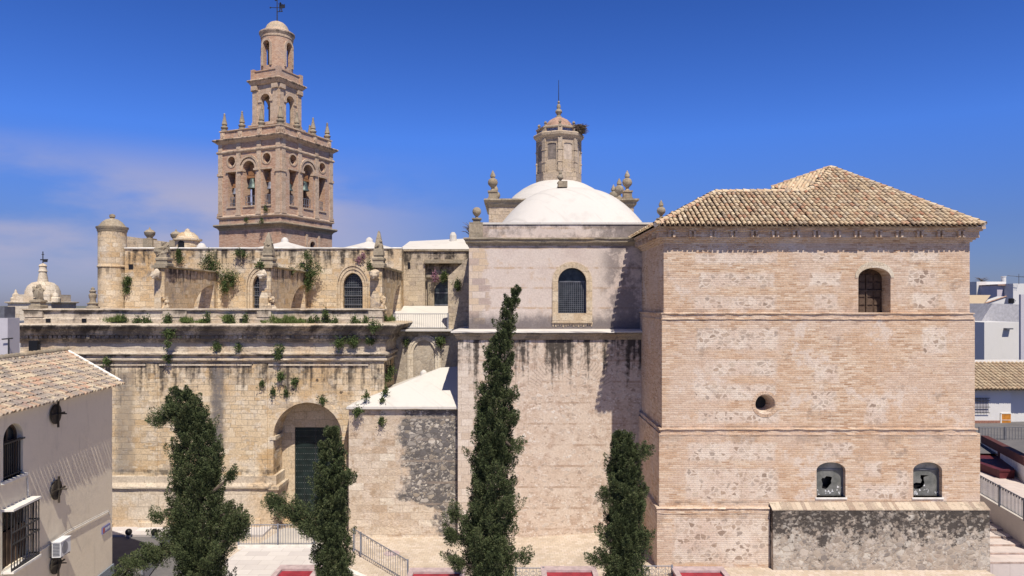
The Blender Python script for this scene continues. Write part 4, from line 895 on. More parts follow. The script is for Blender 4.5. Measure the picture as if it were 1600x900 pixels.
kn = MB(); kn.lathe([(.25, 8.9), (.22, 9.15), (.12, 9.28), (.01, 9.32)], (px(662, 47.6), 47.6), 10); kn.build('roof_knob', 'whitewash', le)
rc = thing('terrace_wall', 'rough wall with a blind arch under the small railed terrace', 'wall', (-5.8, 50, 0))
w_ = MB(); w_.box(-8.2, -3.1, 50, 58, 5, 11.7); w_.build('wall', 'recess_rubble', rc)
ab = MB(); ab.archband(px(663, 50), 8.4, 1.5, 2.3, 10.2, .95, 1.35, 49.86, 50.1, 18); ab.archband(px(663, 50), 8.4, 1.9, 2.1, 10.2, 1.1, 1.2, 49.8, 50.1, 18); ab.build('blind_arch', 'pale_stone', rc)
MB().box(-8.3, -3.0, 49.35, 52.2, 11.78, 11.9).build('slab_edge', 'whitewash', rc); MB().box(-8.28, -3.02, 49.75, 50.05, 11.5, 11.76).build('slab_moulding', 'grey_stone', rc)
tf = MB(); tf.add([(-9.4, 50.9, 11.93), (-3, 50.9, 11.93), (-3, 56.9, 13.5), (-9.0, 56.9, 13.5)], [(0, 1, 2, 3)]); tf.build('terrace_floor', 'whitewash', rc)
tb = MB(); tb.xz([(px(700, 50.6), 11.9), (px(700, 50.6), pz(432, 50.6)), (px(737, 50.6), pz(398, 50.6)), (px(737, 50.6), 11.9)], 50.6, 51.6); tb.build('buttress', 'stained_stone', rc)
def railing(name, label, a, b, h, mat, posts=(0, 1), cat='railing', group=None, gap=.13, r=.012, double=False, arcs=False, loops=False):
    a, b = Vector(a), Vector(b); t = thing(name, label, cat, a, 0, group); L = (b-a).length; up_ = Vector((0, 0, 1))
    m = MB(); m.tube([a+up_*h, b+up_*h], .028, 6); m.build('top_rail', mat, t)
    m = MB(); m.tube([a+up_*.1, b+up_*.1], .02, 6); m.build('bottom_rail', mat, t)
    m = MB(); k = max(2, int(L/gap))
    for i in range(k+1): q = a.lerp(b, i/k); m.tube([q+up_*.1, q+up_*h], r, 4)
    if arcs:
        for i in range(0, k-1, 2):
            q0, q1 = a.lerp(b, i/k), a.lerp(b, (i+1)/k); qm = q0.lerp(q1, .5); m.tube([q0+up_*(h-.16), qm+up_*(h-.05), q1+up_*(h-.16)], r, 4)
    if loops:
        dd_ = (b-a).normalized()
        for i in range(0, k, 2):
            q = a.lerp(b, (i+1)/k); m.tube([q+up_*(h*.7)+(dd_*math.cos(w)+up_*math.sin(w))*.12 for w in [2*math.pi*j/10 for j in range(11)]], r, 4)
    m.build('balusters', mat, t)
    for f in posts: q = a.lerp(b, f); m = MB(); m.box(q.x-.045, q.x+.045, q.y-.045, q.y+.045, q.z-.05, q.z+h+.06); m.build('post', mat, t)
    return t
railing('terrace_railing', 'thin white and grey railing along the high terrace between nave and chapel', (px(617, 50.3), 50.3, 11.9), (px(700, 50.3), 50.3, 11.9), 1.06, 'galvanised', (0, 1))

# ================================================================== NAVE
na = thing('church_nave', 'tall golden nave wall with flying buttresses and traceried windows behind the parapet', 'church', (-20, 56, 0))
YN = 56.0; NX0, NX1 = -29.98, px(628, YN)
w_ = MB(); w_.box(NX0, NX1, YN, 72, 8, 17.9); o = w_.build('wall', 'nave_ashlar', na)
WB = px(551.5, YN); WA = px(410, YN)
cut(o, [MB().xz(arch(cx, 13.0, 1.5, 15.0, 1.05, 18), YN-1, YN+.5) for cx in (WA, WB)])
for cx, lab in ((WA, 'arched nave window half hidden by a buttress'), (WB, 'arched nave window in full view')):
    f = MB(); f.archband(cx, 12.7, 1.52, 1.9, 15.0, 1.06, 1.3, YN-.03, YN+.2, 18); f.archband(cx, 12.9, 1.95, 2.25, 15.0, 1.33, 1.55, YN-.09, YN+.1, 18); f.archband(cx, 12.9, 2.32, 2.5, 15.0, 1.58, 1.72, YN-.15, YN+.1, 18)
    wn_ = f.build('window', 'gold_stone', na, label=lab)
    f = MB(); f.xz(arch(cx, 12.9, 1.54, 15.0, 1.07, 18), YN+.42, YN+.46); f.build('pane', 'window_glass', wn_)
    f = MB()
    for i in range(9): x = cx-.68+i*.17; f.box(x-.012, x+.012, YN+.34, YN+.36, 12.9, 15.9-abs(x-cx)*.9)
    for i in range(17): z = 13.0+i*.18; hw = .74 if z < 15 else .75*math.sqrt(max(0, 1-((z-15)/1.06)**2)); f.box(cx-hw, cx+hw, YN+.335, YN+.355, z-.012, z+.012)
    for z in (13.6, 14.3, 14.95): f.box(cx-.75, cx+.75, YN+.25, YN+.30, z-.03, z+.03)
    f.build('grille', 'grey_metal', wn_)
cp = MB(); cp.sweep([(NX0, YN), (NX1, YN)], [(-.6, 18.06), (.10, 18.03), (.12, 17.95), (.04, 17.88), (-.1, 17.86)], step=.5, jit=.012); cp.build('coping', 'white_plaster', na)
for u in (445, 577):
    x = px(u, 60); MB().lathe([(3.4, 17.9), (2.2, 18.25), (1.1, 18.55), (.4, 18.75), (.3, 18.8), (.28, 19.0), (.15, 19.15), (.01, 19.2)], (x, 60), 20).build('vault_roof', 'whitewash', na, smooth=True)
rv = MB(); rv.lathe([(.45, 17.9), (.35, 18.3), (.2, 18.5), (.01, 18.55)], (px(315, 58), 58), 12)
rv.build('roof_knob', 'whitewash', na, smooth=True)
for u, v in ((204, 417), (331, 412), (472, 414)): MB().box(px(u-3, YN), px(u+4, YN), YN-.015, YN+.1, pz(v+4, YN), pz(v-4, YN)).build('putlog_hole', 'black_plastic', na)
for u0, u1 in ((336, 340), (480, 484), (608, 628)): MB().box(px(u0, YN), px(u1, YN), YN-.12, YN+.1, 12, 17.88).build('wall_strip', 'nave_ashlar', na)
for k, (u0, u1) in enumerate(((241, 257), (405, 423), (578, 597))):
    YB = 47.5; x0, x1 = px(u0, YB), px(u1, YB)
    bo = MB(); bo.yz([(YB, 12.2), (YB, 16.05), (YN+.02, 16.05), (YN+.02, 12.2)], x0, x1); bt_ = bo.build('buttress', 'buttress_stone', na)
    ar = [(51.6, 12.0), (51.6, 12.4)]+[(55.3-3.7*math.cos(t)*1.0, 12.4+2.7*math.sin(t)) for t in [math.pi/2*i/10 for i in range(1, 11)]]+[(55.4, 15.1), (55.4, 12.0)]
    cut(bt_, [MB().yz(ar, x0-1, x1+1)])
    cg = MB(); cg.sweep([(x1, YB), (x1, YN)], [(-.9, 16.2), (.12, 16.17), (.14, 16.1), (.02, 16.02), (-.1, 16.0)], step=.5, jit=.015); cg.box(x0-.1, x1+.14, YB-.16, YB+.2, 16.02, 16.16); cg.build('coping', 'grey_stone', bt_)
    fs_ = MB(); fs_.box(x0+.12, x1-.12, YB-.22, YB+.1, 12.3, 14.1); fs_.xz([(x0+.1, 14.1), (x1-.1, 14.1), (x1-.25, 14.5), (x0+.25, 14.5)], YB-.2, YB+.1); fs_.lump((x1-.05, YB+.1, 13.2), .32, .4, 1.3); fs_.lump((x1-.02, YB+.15, 13.9), .22, .4, 1.2); fs_.build('eroded_shaft', 'buttress_stone', bt_)
    gg = MB(); gx = (x0+x1)/2-.05; gg.lump((gx, YB-.32, 15.62), .30, .22, .9); gg.lump((gx-.02, YB-.62, 15.5), .2, .2, .8); gg.box(gx-.2, gx+.2, YB-.35, YB+.1, 15.3, 15.75); gg.lump((gx, YB-.7, 15.36), .1, .2); gg.build('gargoyle', 'pale_stone', bt_, smooth=True)
    pm = MB(); pxm = (x0+x1)/2+.12
    q = MB().lathe([(.62, 16.15), (.62, 16.3), (.5, 16.36), (.5, 16.48), (.58, 16.55), (.58, 16.66), (.4, 16.74), (.40, 16.9)], (pxm, YB+.4), 4, math.pi/4); pm.join(q)
    if k == 0: pm.lump((pxm-.05, YB+.4, 17.1), .38, .4, 1.1); pm.lump((pxm+.18, YB+.35, 17.35), .2, .4, 1.2); pm.lump((pxm-.02, YB+.4, 17.55), .17, .4, 1.3); pm.lump((pxm-.3, YB+.3, 16.95), .22, .4)
    else:
        pm.lathe([(.48, 16.85), (.46, 17.0), (.34, 17.5), (.22, 17.95), (.10, 18.2+.1*k), (.02, 18.3+.1*k)], (pxm, YB+.4), 4, math.pi/4)
        for _ in range(10): pm.lump((pxm+random.uniform(-.25, .25), YB+.4+random.uniform(-.3, 0), random.uniform(17, 17.8)), .10, .3)
    pm.build('pinnacle', 'grey_stone', bt_)
# transept bay right of the nave with its white hipped roof
tr = thing('transept', 'black stained stone transept with a white hipped roof beside the chapel', 'church', (-6, 57, 0))
w_ = MB(); w_.box(px(628, 57)+.02, -1.5, 57, 70, 8, 17.75); o = w_.build('wall', 'stained_stone', tr)
TX = px(694, 57); cut(o, [MB().box(px(664, 57), 0, 56, 57.5, 12, 16.9)])
f = MB(); f.box(px(664, 57)-.05, 0, 56.75, 57.4, 16.85, 17.15); f.box(px(666, 57), 0, 56.9, 57.45, 15.75, 15.95); f.box(px(668, 57), px(678, 57), 57.15, 57.6, 12, 15.75); f.build('entablature', 'grey_stone', tr)
f = MB(); f.archband(TX+.2, 12.6, 2.1, 2.7, 14.5, 1.05, 1.35, 57.35, 57.6, 16); wn_ = f.build('window', 'stained_stone', tr)
f = MB(); f.xz(arch(TX+.2, 12.6, 2.14, 14.5, 1.07, 16), 57.44, 57.485); f.build('pane', 'window_glass', wn_)
f = MB(); f.box(TX-.85, TX+1.2, 57.38, 57.44, 13.55, 13.62); f.box(TX-.85, TX+1.2, 57.38, 57.44, 14.5, 14.56); f.build('glazing_bar', 'galvanised', wn_)
f = MB(); f.sweep([(px(628, 57)-.05, 57), (-1.5, 57)], [(-.5, 17.98), (.12, 17.95), (.14, 17.83), (.02, 17.74), (-.1, 17.72)], step=.5, jit=.01); f.build('coping', 'grey_stone', tr)
f = MB(); a, b, c, d_ = (px(624, 57), 57, 17.98), (-1.8, 57, 17.98), (-3.0, 61, pz(372, 61)), (px(640, 61), 61, pz(377, 61)); f.add([a, b, c, d_, (a[0], 68, 17.98), (b[0], 68, 17.98)], [(0, 1, 2, 3), (0, 3, 4), (3, 2, 5, 4), (1, 5, 2)])
f.lathe([(.3, 18.6), (.28, 19.35), (.15, 19.6), (.01, 19.62)], (px(708, 60), 60), 10); f.build('roof', 'whitewash', tr)
f = MB(); f.box(px(637, 57), px(641, 57), 56.985, 57.1, pz(420, 57), pz(410, 57)); f.build('putlog_hole', 'black_plastic', tr)
# stair turret at the left end
tu = thing('round_turret', 'slim round stair turret with small domed cap at the left end of nave', 'turret', (px(175.5, 56.2), 56.2, 8))
tx = px(175.5, 56.2); R = 1.0
m = MB(); m.lathe([(R, 8), (R, 16.45), (R*1.06, 16.5), (R*1.06, 16.6), (R, 16.65), (R, 19.25)], (tx, 56.2), 28); m.build('shaft', 'turret_stone', tu, smooth=True)
m = MB(); m.lathe([(R, 19.2), (R*1.06, 19.3), (R*1.06, 19.4), (R*1.14, 19.5), (R*1.14, 19.62), (R, 19.66), (R*.9, 19.75), (R*.72, 20.0), (R*.45, 20.2), (.2, 20.28), (.14, 20.3), (.22, 20.42), (.2, 20.58), (.01, 20.66)], (tx, 56.2), 24); m.build('cap', 'grey_stone', tu, smooth=True)
# further wall with two ball finials and a little round turret, far side of the nave
fw = thing('rear_church_wall', 'dark weathered wall topped by two urns behind the nave parapet', 'wall', (-35, 68, 8))
def R3(u, v, D): return (px(u, D), pz(v, D))
m = MB(); m.xz([R3(190, 400, 68), R3(190, 368, 68), R3(255, 377, 68), R3(316, 385, 68), R3(316, 400, 68)], 68, 69); m.build('wall', 'stained_stone', fw)
for u, v in ((234, 377), (275, 380)): x, z = R3(u, v, 68.2); mb = MB(); mb.box(x-.45, x+.45, 67.8, 68.7, z-1.5, z+.25); mb.lathe([(.3, z+.2), (.25, z+.35), (.45, z+.6), (.5, z+.85), (.3, z+1.05), (.12, z+1.12), (.01, z+1.35)], (x, 68.2), 14); mb.build('pinnacle', 'grey_stone', fw, smooth=True)
lt_ = thing('small_round_turret', 'little domed turret with a dark opening behind the nave parapet', 'turret', (px(293, 66), 66, 8))
x = px(293, 66); m = MB(); zb = pz(400, 66); m.lathe([(1.05, zb), (1.05, pz(377, 66)), (1.25, pz(376, 66)), (1.25, pz(373.5, 66)), (1.0, pz(373, 66)), (.85, pz(368, 66)), (.55, pz(363.5, 66)), (.25, pz(362, 66)), (.2, pz(359, 66)), (.01, pz(357, 66))], (x, 66), 20); m.build('body', 'nave_ashlar', lt_, smooth=True)
m = MB(); m.xz(arch(x-.1, pz(388, 66), .55, pz(381, 66), .2, 8), 64.93, 65.2); m.build('opening', 'black_plastic', lt_)
# little belfry dome beyond the left end
ld = thing('small_stone_dome', 'small pale stone dome with a slim lantern and vane beyond the parapet', 'dome', (px(67, 72), 72, 8)); x = px(67, 72)
m = MB(); m.box(x-2.1, x+2.1, 70, 74, pz(500, 72), pz(473, 72)); m.sweep([(x-2.1, 70), (x+2.1, 70), (x+2.1, 74), (x-2.1, 74)], [(-.3, pz(471, 70)), (.2, pz(471.5, 70)), (.2, pz(473, 70)), (-.1, pz(475, 70))], closed=True); m.box(x-1.75, x+1.75, 70.3, 73.7, pz(473, 70.3), pz(460, 70.3)); m.build('base', 'pale_stone', ld)
for sx_ in (-1, 1):
    m = MB(); m.lathe([(.45, pz(472, 71)), (.45, pz(466, 71)), (.3, pz(464, 71)), (.28, pz(460, 71)), (.1, pz(457, 71)), (.12, pz(455, 71)), (.02, pz(452, 71))], (x+sx_*1.95, 70.9), 10); m.build('pinnacle', 'pale_stone', ld, smooth=True)
m = MB(); m.lathe([(1.55, pz(461, 72)), (1.55, pz(459, 72)), (1.5, pz(454, 72)), (1.3, pz(447, 72)), (.95, pz(442, 72)), (.5, pz(440, 72))], (x, 72), 24); m.build('dome', 'pale_stone', ld, smooth=True)
m = MB(); m.lathe([(.5, pz(441, 72)), (.36, pz(428, 72)), (.34, pz(425, 72)), (.42, pz(424, 72)), (.34, pz(422, 72)), (.32, pz(417, 72)), (.38, pz(416, 72)), (.3, pz(413.5, 72)), (.05, pz(411.5, 72))], (x, 72), 14); m.build('lantern', 'pale_stone', ld, smooth=True)
m = MB(); zt = pz(411.5, 72); m.tube([(x, 72, zt), (x, 72, pz(393, 72))], .05, 5); m.box(x-.25, x+.5, 71.97, 72.03, zt+.30, zt+.42); m.box(x+.05, x+.45, 71.97, 72.03, zt+.12, zt+.34); m.box(x-.12, x+.12, 71.97, 72.03, pz(398, 72), pz(397, 72)); m.build('weathervane', 'dark_metal', ld)

# ================================================================== BELL TOWER (built in its own turned frame)
TB = Vector((-25.3, 77.9, 0)); TROT = -math.radians(23.5)
tw = thing('bell_tower', 'tall tiered brick and stone bell tower with arches, spires and weathervane', 'bell tower', TB, TROT)
def bt(mb, name, mat, parent=None, **k): return mb.build(name, mat, parent or tw, local=True, **k)
S = 8.27/2
def sq(h): return [(-h, -h), (h, -h), (h, h), (-h, h)]
m = MB(); m.box(-4.1, 4.1, -4.1, 4.1, 8, 21.5); o = bt(m, 'lower_shaft', 'tower_brick')
c_ = MB(); c_.xz(arch(.75, 18.2, .8, 19.9, .4, 10), -5, -3.6).rotz(math.pi/2); c_.loc = True; cut(o, [c_])
for f, nm in ((MB().archband(.75, 18.2, .82, 1.3, 19.9, .42, .66, -4.16, -4), 'door_surround'), (MB().box(-.35, -.05, -4.2, -4, 18, 21.0), 'pilaster'), (MB().box(1.6, 1.9, -4.2, -4, 18, 21.0), 'pilaster')): bt(f.rotz(math.pi/2), nm, 'tower_stone')
f = MB(); f.box(.2, 1.3, -3.7, -3.66, 18.2, 20.4).rotz(math.pi/2); bt(f, 'door_opening', 'black_plastic')
m = MB(); m.sweep(sq(4.05), [(-.2, 22.0), (.45, 21.92), (.5, 21.8), (.42, 21.68), (.2, 21.55), (.1, 21.4), (.02, 21.2), (-.2, 21.2)], closed=True, step=.6, jit=.01); bt(m, 'cornice', 'grey_stone')
m = MB(); m.box(-4.1, 4.1, -4.1, 4.1, 21.9, 22.7); bt(m, 'belfry_base', 'tower_brick')
m = MB(); m.sweep(sq(4.12), [(-.2, 22.85), (.05, 22.84), (.16, 22.74), (.16, 22.62), (.05, 22.5), (-.1, 22.48)], closed=True, step=.6, jit=.01); bt(m, 'base_moulding', 'tower_stone')
m = MB(); m.box(-S, S, -S, S, 22.68, 30.5); o = bt(m, 'belfry', 'tower_brick'); OFF = 2.33
cs = []
q = MB(); q.box(-3.1, 3.1, -3.1, 3.1, 23.3, 29.9); q.loc = True; cs.append(q)
for ax in (0, 1):
    for g_ in (MB().xz(arch(0, 23.75, 1.56, 27.55, .78), -6, 6), MB().box(-OFF-.52, -OFF+.52, -6, 6, 23.75, 27.3), MB().box(OFF-.52, OFF+.52, -6, 6, 23.75, 27.3), MB().xz(circ(-OFF, 28.45, .5), -6, 6), MB().xz(circ(OFF, 28.45, .5), -6, 6)):
        if ax: g_.rotz(math.pi/2)
        g_.loc = True; cs.append(g_)
cut(o, cs)
m = MB(); m.box(-1.8, 1.8, -1.8, 1.8, 23.2, 29.95); bt(m, 'belfry_filler', 'tower_brick')  # solid block added inside to shut out sky and keep openings dark
for k_ in range(4):
    for x in (-3.82, -1.35, 1.35, 3.82):
        q = MB(); q.box(x-.28, x+.28, -S-.10, -S+.1, 22.85, 29.3); q.box(x-.36, x+.36, -S-.17, -S+.1, 22.8, 23.08)
        if abs(x) > 3: q.box(x-.36, x+.36, -S-.18, -S+.1, 27.0, 27.25)
        bt(q.rotz(k_*math.pi/2), 'pilaster', 'tower_stone')
    for x in (-1.07, 1.07): bt(MB().box(x-.34, x+.34, -S-.2, -S+.3, 27.3, 27.5).rotz(k_*math.pi/2), 'impost', 'tower_stone')
    bt(MB().archband(0, 27.5, 1.58, 2.1, 27.55, .79, 1.05, -S-.08, -S+.1).archband(0, 27.5, 2.3, 2.75, 27.55, 1.15, 1.4, -S-.16, -S+.1).rotz(k_*math.pi/2), 'arch_moulding', 'tower_stone')
    for x, w in ((-OFF, .72), (OFF, .72), (0, .85)):
        if x:
            bt(MB().box(x-w, x+w, -S-.14, -S+.1, 27.32, 27.5).rotz(k_*math.pi/2), 'lintel', 'tower_stone')
            q = MB(); a0, a1 = circ(x, 28.45, .5, 20), circ(x, 28.45, .66, 20)
            for i in range(20): j = (i+1) % 20; q.xz([a0[i], a0[j], a1[j], a1[i]], -S-.05, -S+.1)
            bt(q.rotz(k_*math.pi/2), 'oculus_surround', 'tower_stone')
        bt(MB().box(x-w+.1, x+w-.1, -S-.1, -S+.2, 23.6, 23.76).rotz(k_*math.pi/2), 'sill', 'tower_stone')
        q = MB(); w -= .2 if x else .07
        for z in (24.1, 24.75): q.box(x-w, x+w, -S+.3, -S+.34, z, z+.05)
        for i in range(6): xx = x-w+2*w*i/5; q.box(xx-.02, xx+.02, -S+.3, -S+.34, 23.8, 24.8)
        bt(q.rotz(k_*math.pi/2), 'opening_rail', 'galvanised')
m = MB(); m.sweep(sq(S), [(-.1, 29.62), (.05, 29.6), (.17, 29.5), (.17, 29.38), (.1, 29.3), (.02, 29.22), (-.1, 29.2)], closed=True, step=.6, jit=.008); bt(m, 'architrave', 'tower_stone')
for k_ in range(4):
    for x in (-3.82, -1.35, 1.35, 3.82): bt(MB().box(x-.28, x+.28, -S-.09, -S+.1, 29.6, 30.3).rotz(k_*math.pi/2), 'frieze_block', 'tower_stone')
m = MB(); m.sweep(sq(S), [(-.3, 30.85), (.42, 30.78), (.48, 30.68), (.38, 30.55), (.2, 30.42), (.08, 30.3), (-.1, 30.28)], closed=True, step=.6, jit=.01); bt(m, 'cornice', 'tower_stone')
m = MB(); m.box(-4.0, 4.0, -4.0, 4.0, 30.8, 31.65); bt(m, 'parapet', 'tower_brick')
m = MB(); m.sweep(sq(4.0), [(-.3, 31.78), (.12, 31.75), (.12, 31.66), (.03, 31.6), (-.1, 31.6)], closed=True, step=.6, jit=.008); bt(m, 'parapet_coping', 'tower_stone')
for k_ in range(4):
    for x in (-3.7, -1.3, 1.3, 3.7): bt(MB().box(x-.3, x+.3, -4.06, -3.9, 30.85, 31.62).xz([(x-.2, 31.22), (x, 30.92), (x+.2, 31.22), (x, 31.55)], -4.12, -4.0).rotz(k_*math.pi/2), 'parapet_pier', 'tower_stone')
def spire(s=1.0, x=0, y=0, z=0):
    q = MB().lathe([(.36*s, 0), (.36*s, .14*s), (.24*s, .2*s), (.36*s, .34*s), (.38*s, .46*s), (.24*s, .6*s), (.20*s, .68*s), (.30*s, .74*s), (.28*s, .84*s), (.17*s, 1.3*s), (.09*s, 1.75*s), (.12*s, 1.84*s), (.01, 2.0*s)], (x, y), 10); q.v = [(a, b, c+z) for a, b, c in q.v]; return q
pos = set()
for k in range(4):
    for x in (-3.7, -1.3, 1.3, 3.7):
        a = k*math.pi/2; pos.add((round(x*math.cos(a)+3.75*math.sin(a), 2), round(x*math.sin(a)-3.75*math.cos(a), 2)))
for x, y in sorted(pos): bt(spire(.98, x, y, 31.75), 'pinnacle', 'grey_stone', smooth=True)
# second stage
S2 = 1.76
m = MB(); m.box(-2.0, 2.0, -2.0, 2.0, 31.7, 32.5); m.sweep(sq(2.0), [(-.2, 32.62), (.1, 32.6), (.1, 32.48), (-.1, 32.46)], closed=True); bt(m, 'stage_base', 'tower_stone')
m = MB(); m.box(-S2, S2, -S2, S2, 32.55, 37.0); o = bt(m, 'second_stage', 'tower_stone'); cs = []
q = MB(); q.box(-1.25, 1.25, -1.25, 1.25, 32.9, 36.7); q.loc = True; cs.append(q)
for ax in (0, 1):
    g_ = MB().xz(arch(0, 32.9, 1.25, 35.2, .63), -4, 4)
    if ax: g_.rotz(math.pi/2)
    g_.loc = True; cs.append(g_)
cut(o, cs)
for k_ in range(4):
    bt(MB().archband(0, 35.15, 1.27, 1.75, 35.2, .64, .88, -S2-.07, -S2+.1).rotz(k_*math.pi/2), 'arch_moulding', 'tower_stone')
    for x in (-1.38, 1.38): bt(MB().box(x-.30, x+.30, -S2-.12, -S2+.1, 32.6, 36.3).box(x-.38, x+.38, -S2-.28, -S2+.1, 36.3, 36.75).box(x-.36, x+.36, -S2-.18, -S2+.1, 32.55, 32.9).rotz(k_*math.pi/2), 'pilaster', 'tower_stone')
    for x in (-.78, .78): bt(MB().box(x-.2, x+.2, -S2-.1, -S2+.1, 35.0, 35.2).rotz(k_*math.pi/2), 'impost', 'tower_stone')
m = MB(); m.sweep(sq(S2), [(-.3, 37.5), (.40, 37.4), (.46, 37.28), (.3, 37.1), (.2, 36.95), (.1, 36.85), (-.1, 36.8)], closed=True, step=.5, jit=.01); bt(m, 'cornice', 'tower_stone')
m = MB(); m.box(-1.75, 1.75, -1.75, 1.75, 37.35, 38.3); m.sweep(sq(1.75), [(-.2, 38.42), (.08, 38.4), (.08, 38.3), (-.1, 38.28)], closed=True)
for sx_ in (-1, 1):
    for sy_ in (-1, 1): m.box(sx_*1.68-.22, sx_*1.68+.22, sy_*1.68-.22, sy_*1.68+.22, 37.4, 38.55)
bt(m, 'stage_parapet', 'tower_brick')
# round top stage
m = MB(); m.lathe([(1.64, 38.2), (1.64, 42.3)], seg=36); o = bt(m, 'round_stage', 'tower_brick', smooth=False); cs = []
q = MB().lathe([(1.2, 38.6), (1.2, 42.0)], seg=24); q.loc = True; cs.append(q)
for ax in (0, 1):
    g_ = MB().xz(arch(0, 38.9, .85, 41.1, .43), -4, 4)
    if ax: g_.rotz(math.pi/2)
    g_.loc = True; cs.append(g_)
cut(o, cs)
for k_ in range(4):
    q = MB(); a0, a1 = arch(0, 38.9, .87, 41.1, .44, 14), arch(0, 38.9, 1.3, 41.1, .68, 14)
    for i in range(len(a0)-1): q.xz([a0[i], a0[i+1], a1[i+1], a1[i]], -1.69, -1.3)
    bt(q.rotz(k_*math.pi/2), 'arch_surround', 'tower_stone')
m = MB(); m.lathe([(1.6, 41.95), (1.70, 42.05), (1.70, 42.25), (1.78, 42.4), (1.86, 42.55), (1.86, 42.7), (1.6, 42.85), (1.25, 43.05), (1.2, 43.1)], seg=32); bt(m, 'cornice', 'tower_stone')
m = MB(); m.lathe([(1.28, 43.0), (1.22, 43.2), (1.05, 43.55), (.75, 43.85), (.4, 44.02), (.1, 44.1), (.01, 44.11)], seg=24); bt(m, 'dome', 'lantern_stone', smooth=True)
v_ = MB(); v_.tube([(0, 0, 44.0), (0, 0, 47.2)], .06, 6, .04); vo = bt(v_, 'weathervane', 'dark_metal')
m = MB(); m.tube([(-.95, 0, 45.75), (.25, 0, 45.55)], .035, 5); m.tube([(-.95, 0, 45.75), (-.8, 0, 45.74)], .10, 5, .03); m.tube([(-.5, .3, 46.6), (.8, -.3, 46.25)], .035, 5); m.tube([(-.5, .3, 46.6), (-.32, .2, 46.55)], .1, 5); m.tube([(0, 0, 45.15), (.75, 0, 45.05)], .04, 5); bt(m, 'arms', 'dark_metal', vo)
m = MB(); m.box(.3, .75, -.03, .03, 45.45, 45.85); m.sphere((.45, 0, 45.98), .11); m.tube([(.42, 0, 45.5), (.36, 0, 45.1)], .06, 5); m.tube([(.6, 0, 45.5), (.66, 0, 45.08)], .06, 5); m.box(.7, 1.05, -.03, .03, 45.4, 45.78); m.tube([(.35, 0, 45.8), (.2, 0, 46.0)], .04, 5); bt(m, 'vane_figure', 'dark_metal', vo)
m = MB(); m.lathe([(.14, 36.2), (.20, 36.25), (.25, 36.6), (.01, 36.7)]); 
# bells
def bell(x, y, z, s, lab, mat='bronze', group=None):
    w = Matrix.Translation(TB) @ Matrix.Rotation(TROT, 4, 'Z') @ Vector((x, y, z))
    t = thing('church_bell', lab, 'bell', w, TROT, 'bells in the belfry openings')
    q = MB().lathe([(.50*s, 0), (.50*s, .04*s), (.41*s, .2*s), (.33*s, .5*s), (.29*s, .78*s), (.2*s, .9*s), (.05*s, .95*s)], seg=20); q.build('bell_body', mat, t, local=True, smooth=True)
    q = MB(); along = abs(y) > abs(x)
    def bx(a0, a1, b0, b1, z0, z1): q.box(a0, a1, b0, b1, z0, z1) if along else q.box(b0, b1, a0, a1, z0, z1)
    bx(-.62*s, .62*s, -.13*s, .13*s, .95*s, 1.2*s); bx(-.42*s, .42*s, -.15*s, .15*s, 1.2*s, 1.55*s); bx(-.22*s, .22*s, -.12*s, .12*s, 1.55*s, 2.1*s if s > .7 else 1.7*s); q.build('yoke', 'bell_wood', t, local=True)
    q = MB(); q.tube([(0, 0, .7*s), (0, 0, -.05*s)], .035*s, 6, .05*s); q.sphere((0, 0, -.05*s), .07*s, seg=8, rings=6); q.build('clapper', 'dark_metal', t, local=True, smooth=True)
bell(.05, -3.6, 25.55, 1.15, 'large green bronze bell in the arch of the tower front left face')
bell(-OFF+.05, -3.6, 25.1, .72, 'small pale bell in the far left slot of the tower', 'galvanised')
bell(OFF+.05, -3.6, 25.35, .82, 'small pale bell in the slot left of the near tower corner', 'galvanised')
bell(3.6, 0, 25.6, 1.1, 'dark bronze bell in the arch of the tower right face')
bell(3.6, -OFF, 25.3, .8, 'dark small bell in the slot right of the near tower corner')

# ================================================================== HOUSE ON THE LEFT
HB = Vector((-19.9, 36, -1.6)); HR = math.radians(96.4)
ho = thing('cream_house', 'cream rendered house with tiled roof, barred windows and iron discs on its wall', 'house', HB, HR)
HM = PM[ho.name]; HI = HM.inverted(); HN = Vector((math.sin(HR), -math.cos(HR), 0))
def hw(u, v, d=0.0):   # wall-local (x, z) of a pixel, d metres in front of the wall
    r = Vector(((u-800)/F, 1, (V0-v)/F)); c0 = Vector((0, 0, CH)); t = (HN.dot(HB-c0)+d)/HN.dot(r); q = HI @ (c0+r*t); return q.x, q.z
m = MB(); m.box(-26, 0, 0, 6.5, 0, 11.32); o = m.build('wall', 'cream_render', ho, local=True)
xa0, za0 = hw(5, 752); xa1, _ = hw(36, 752); _, zat = hw(20, 662); xb0, zb0 = hw(6, 886); xb1, zb1 = hw(44, 780); _, zb0 = hw(44, 866)
acx, aw = (xa0+xa1)/2, abs(xa1-xa0)
c1_ = MB().xz(arch(acx, za0, aw, zat-.55, .55), -1, .32); c1_.loc = True
c2_ = MB().box(xb0-.1, xb1+.05, -1, .22, zb0, zb1); c2_.loc = True
cut(o, [c1_, c2_])
aw_ = MB(); aw_.xz(arch(acx, za0, aw+.02, zat-.55, .56), .30, .34); w1 = aw_.build('window', 'window_glass', ho, local=True)
f = MB(); f.archband(acx, za0, aw-.16, aw, zat-.55, .47, .55, .22, .31); f.box(acx-.05, acx+.05, .22, .31, za0, zat-.1); f.box(acx-aw/2, acx+aw/2, .24, .3, za0+1.3, za0+1.37)
f.build('frame', 'brown_shutter', w1, local=True)
f = MB()
for i in range(9): x = acx-aw/2+.08+i*(aw-.16)/8; f.box(x-.015, x+.015, .06, .09, za0+.03, za0+1.35)
f.box(acx-aw/2, acx+aw/2+.12, -.02, .12, za0+1.33, za0+1.39); f.box(acx-aw/2, acx+aw/2, .05, .1, za0+.08, za0+.12); f.build('grille', 'dark_metal', w1, local=True)
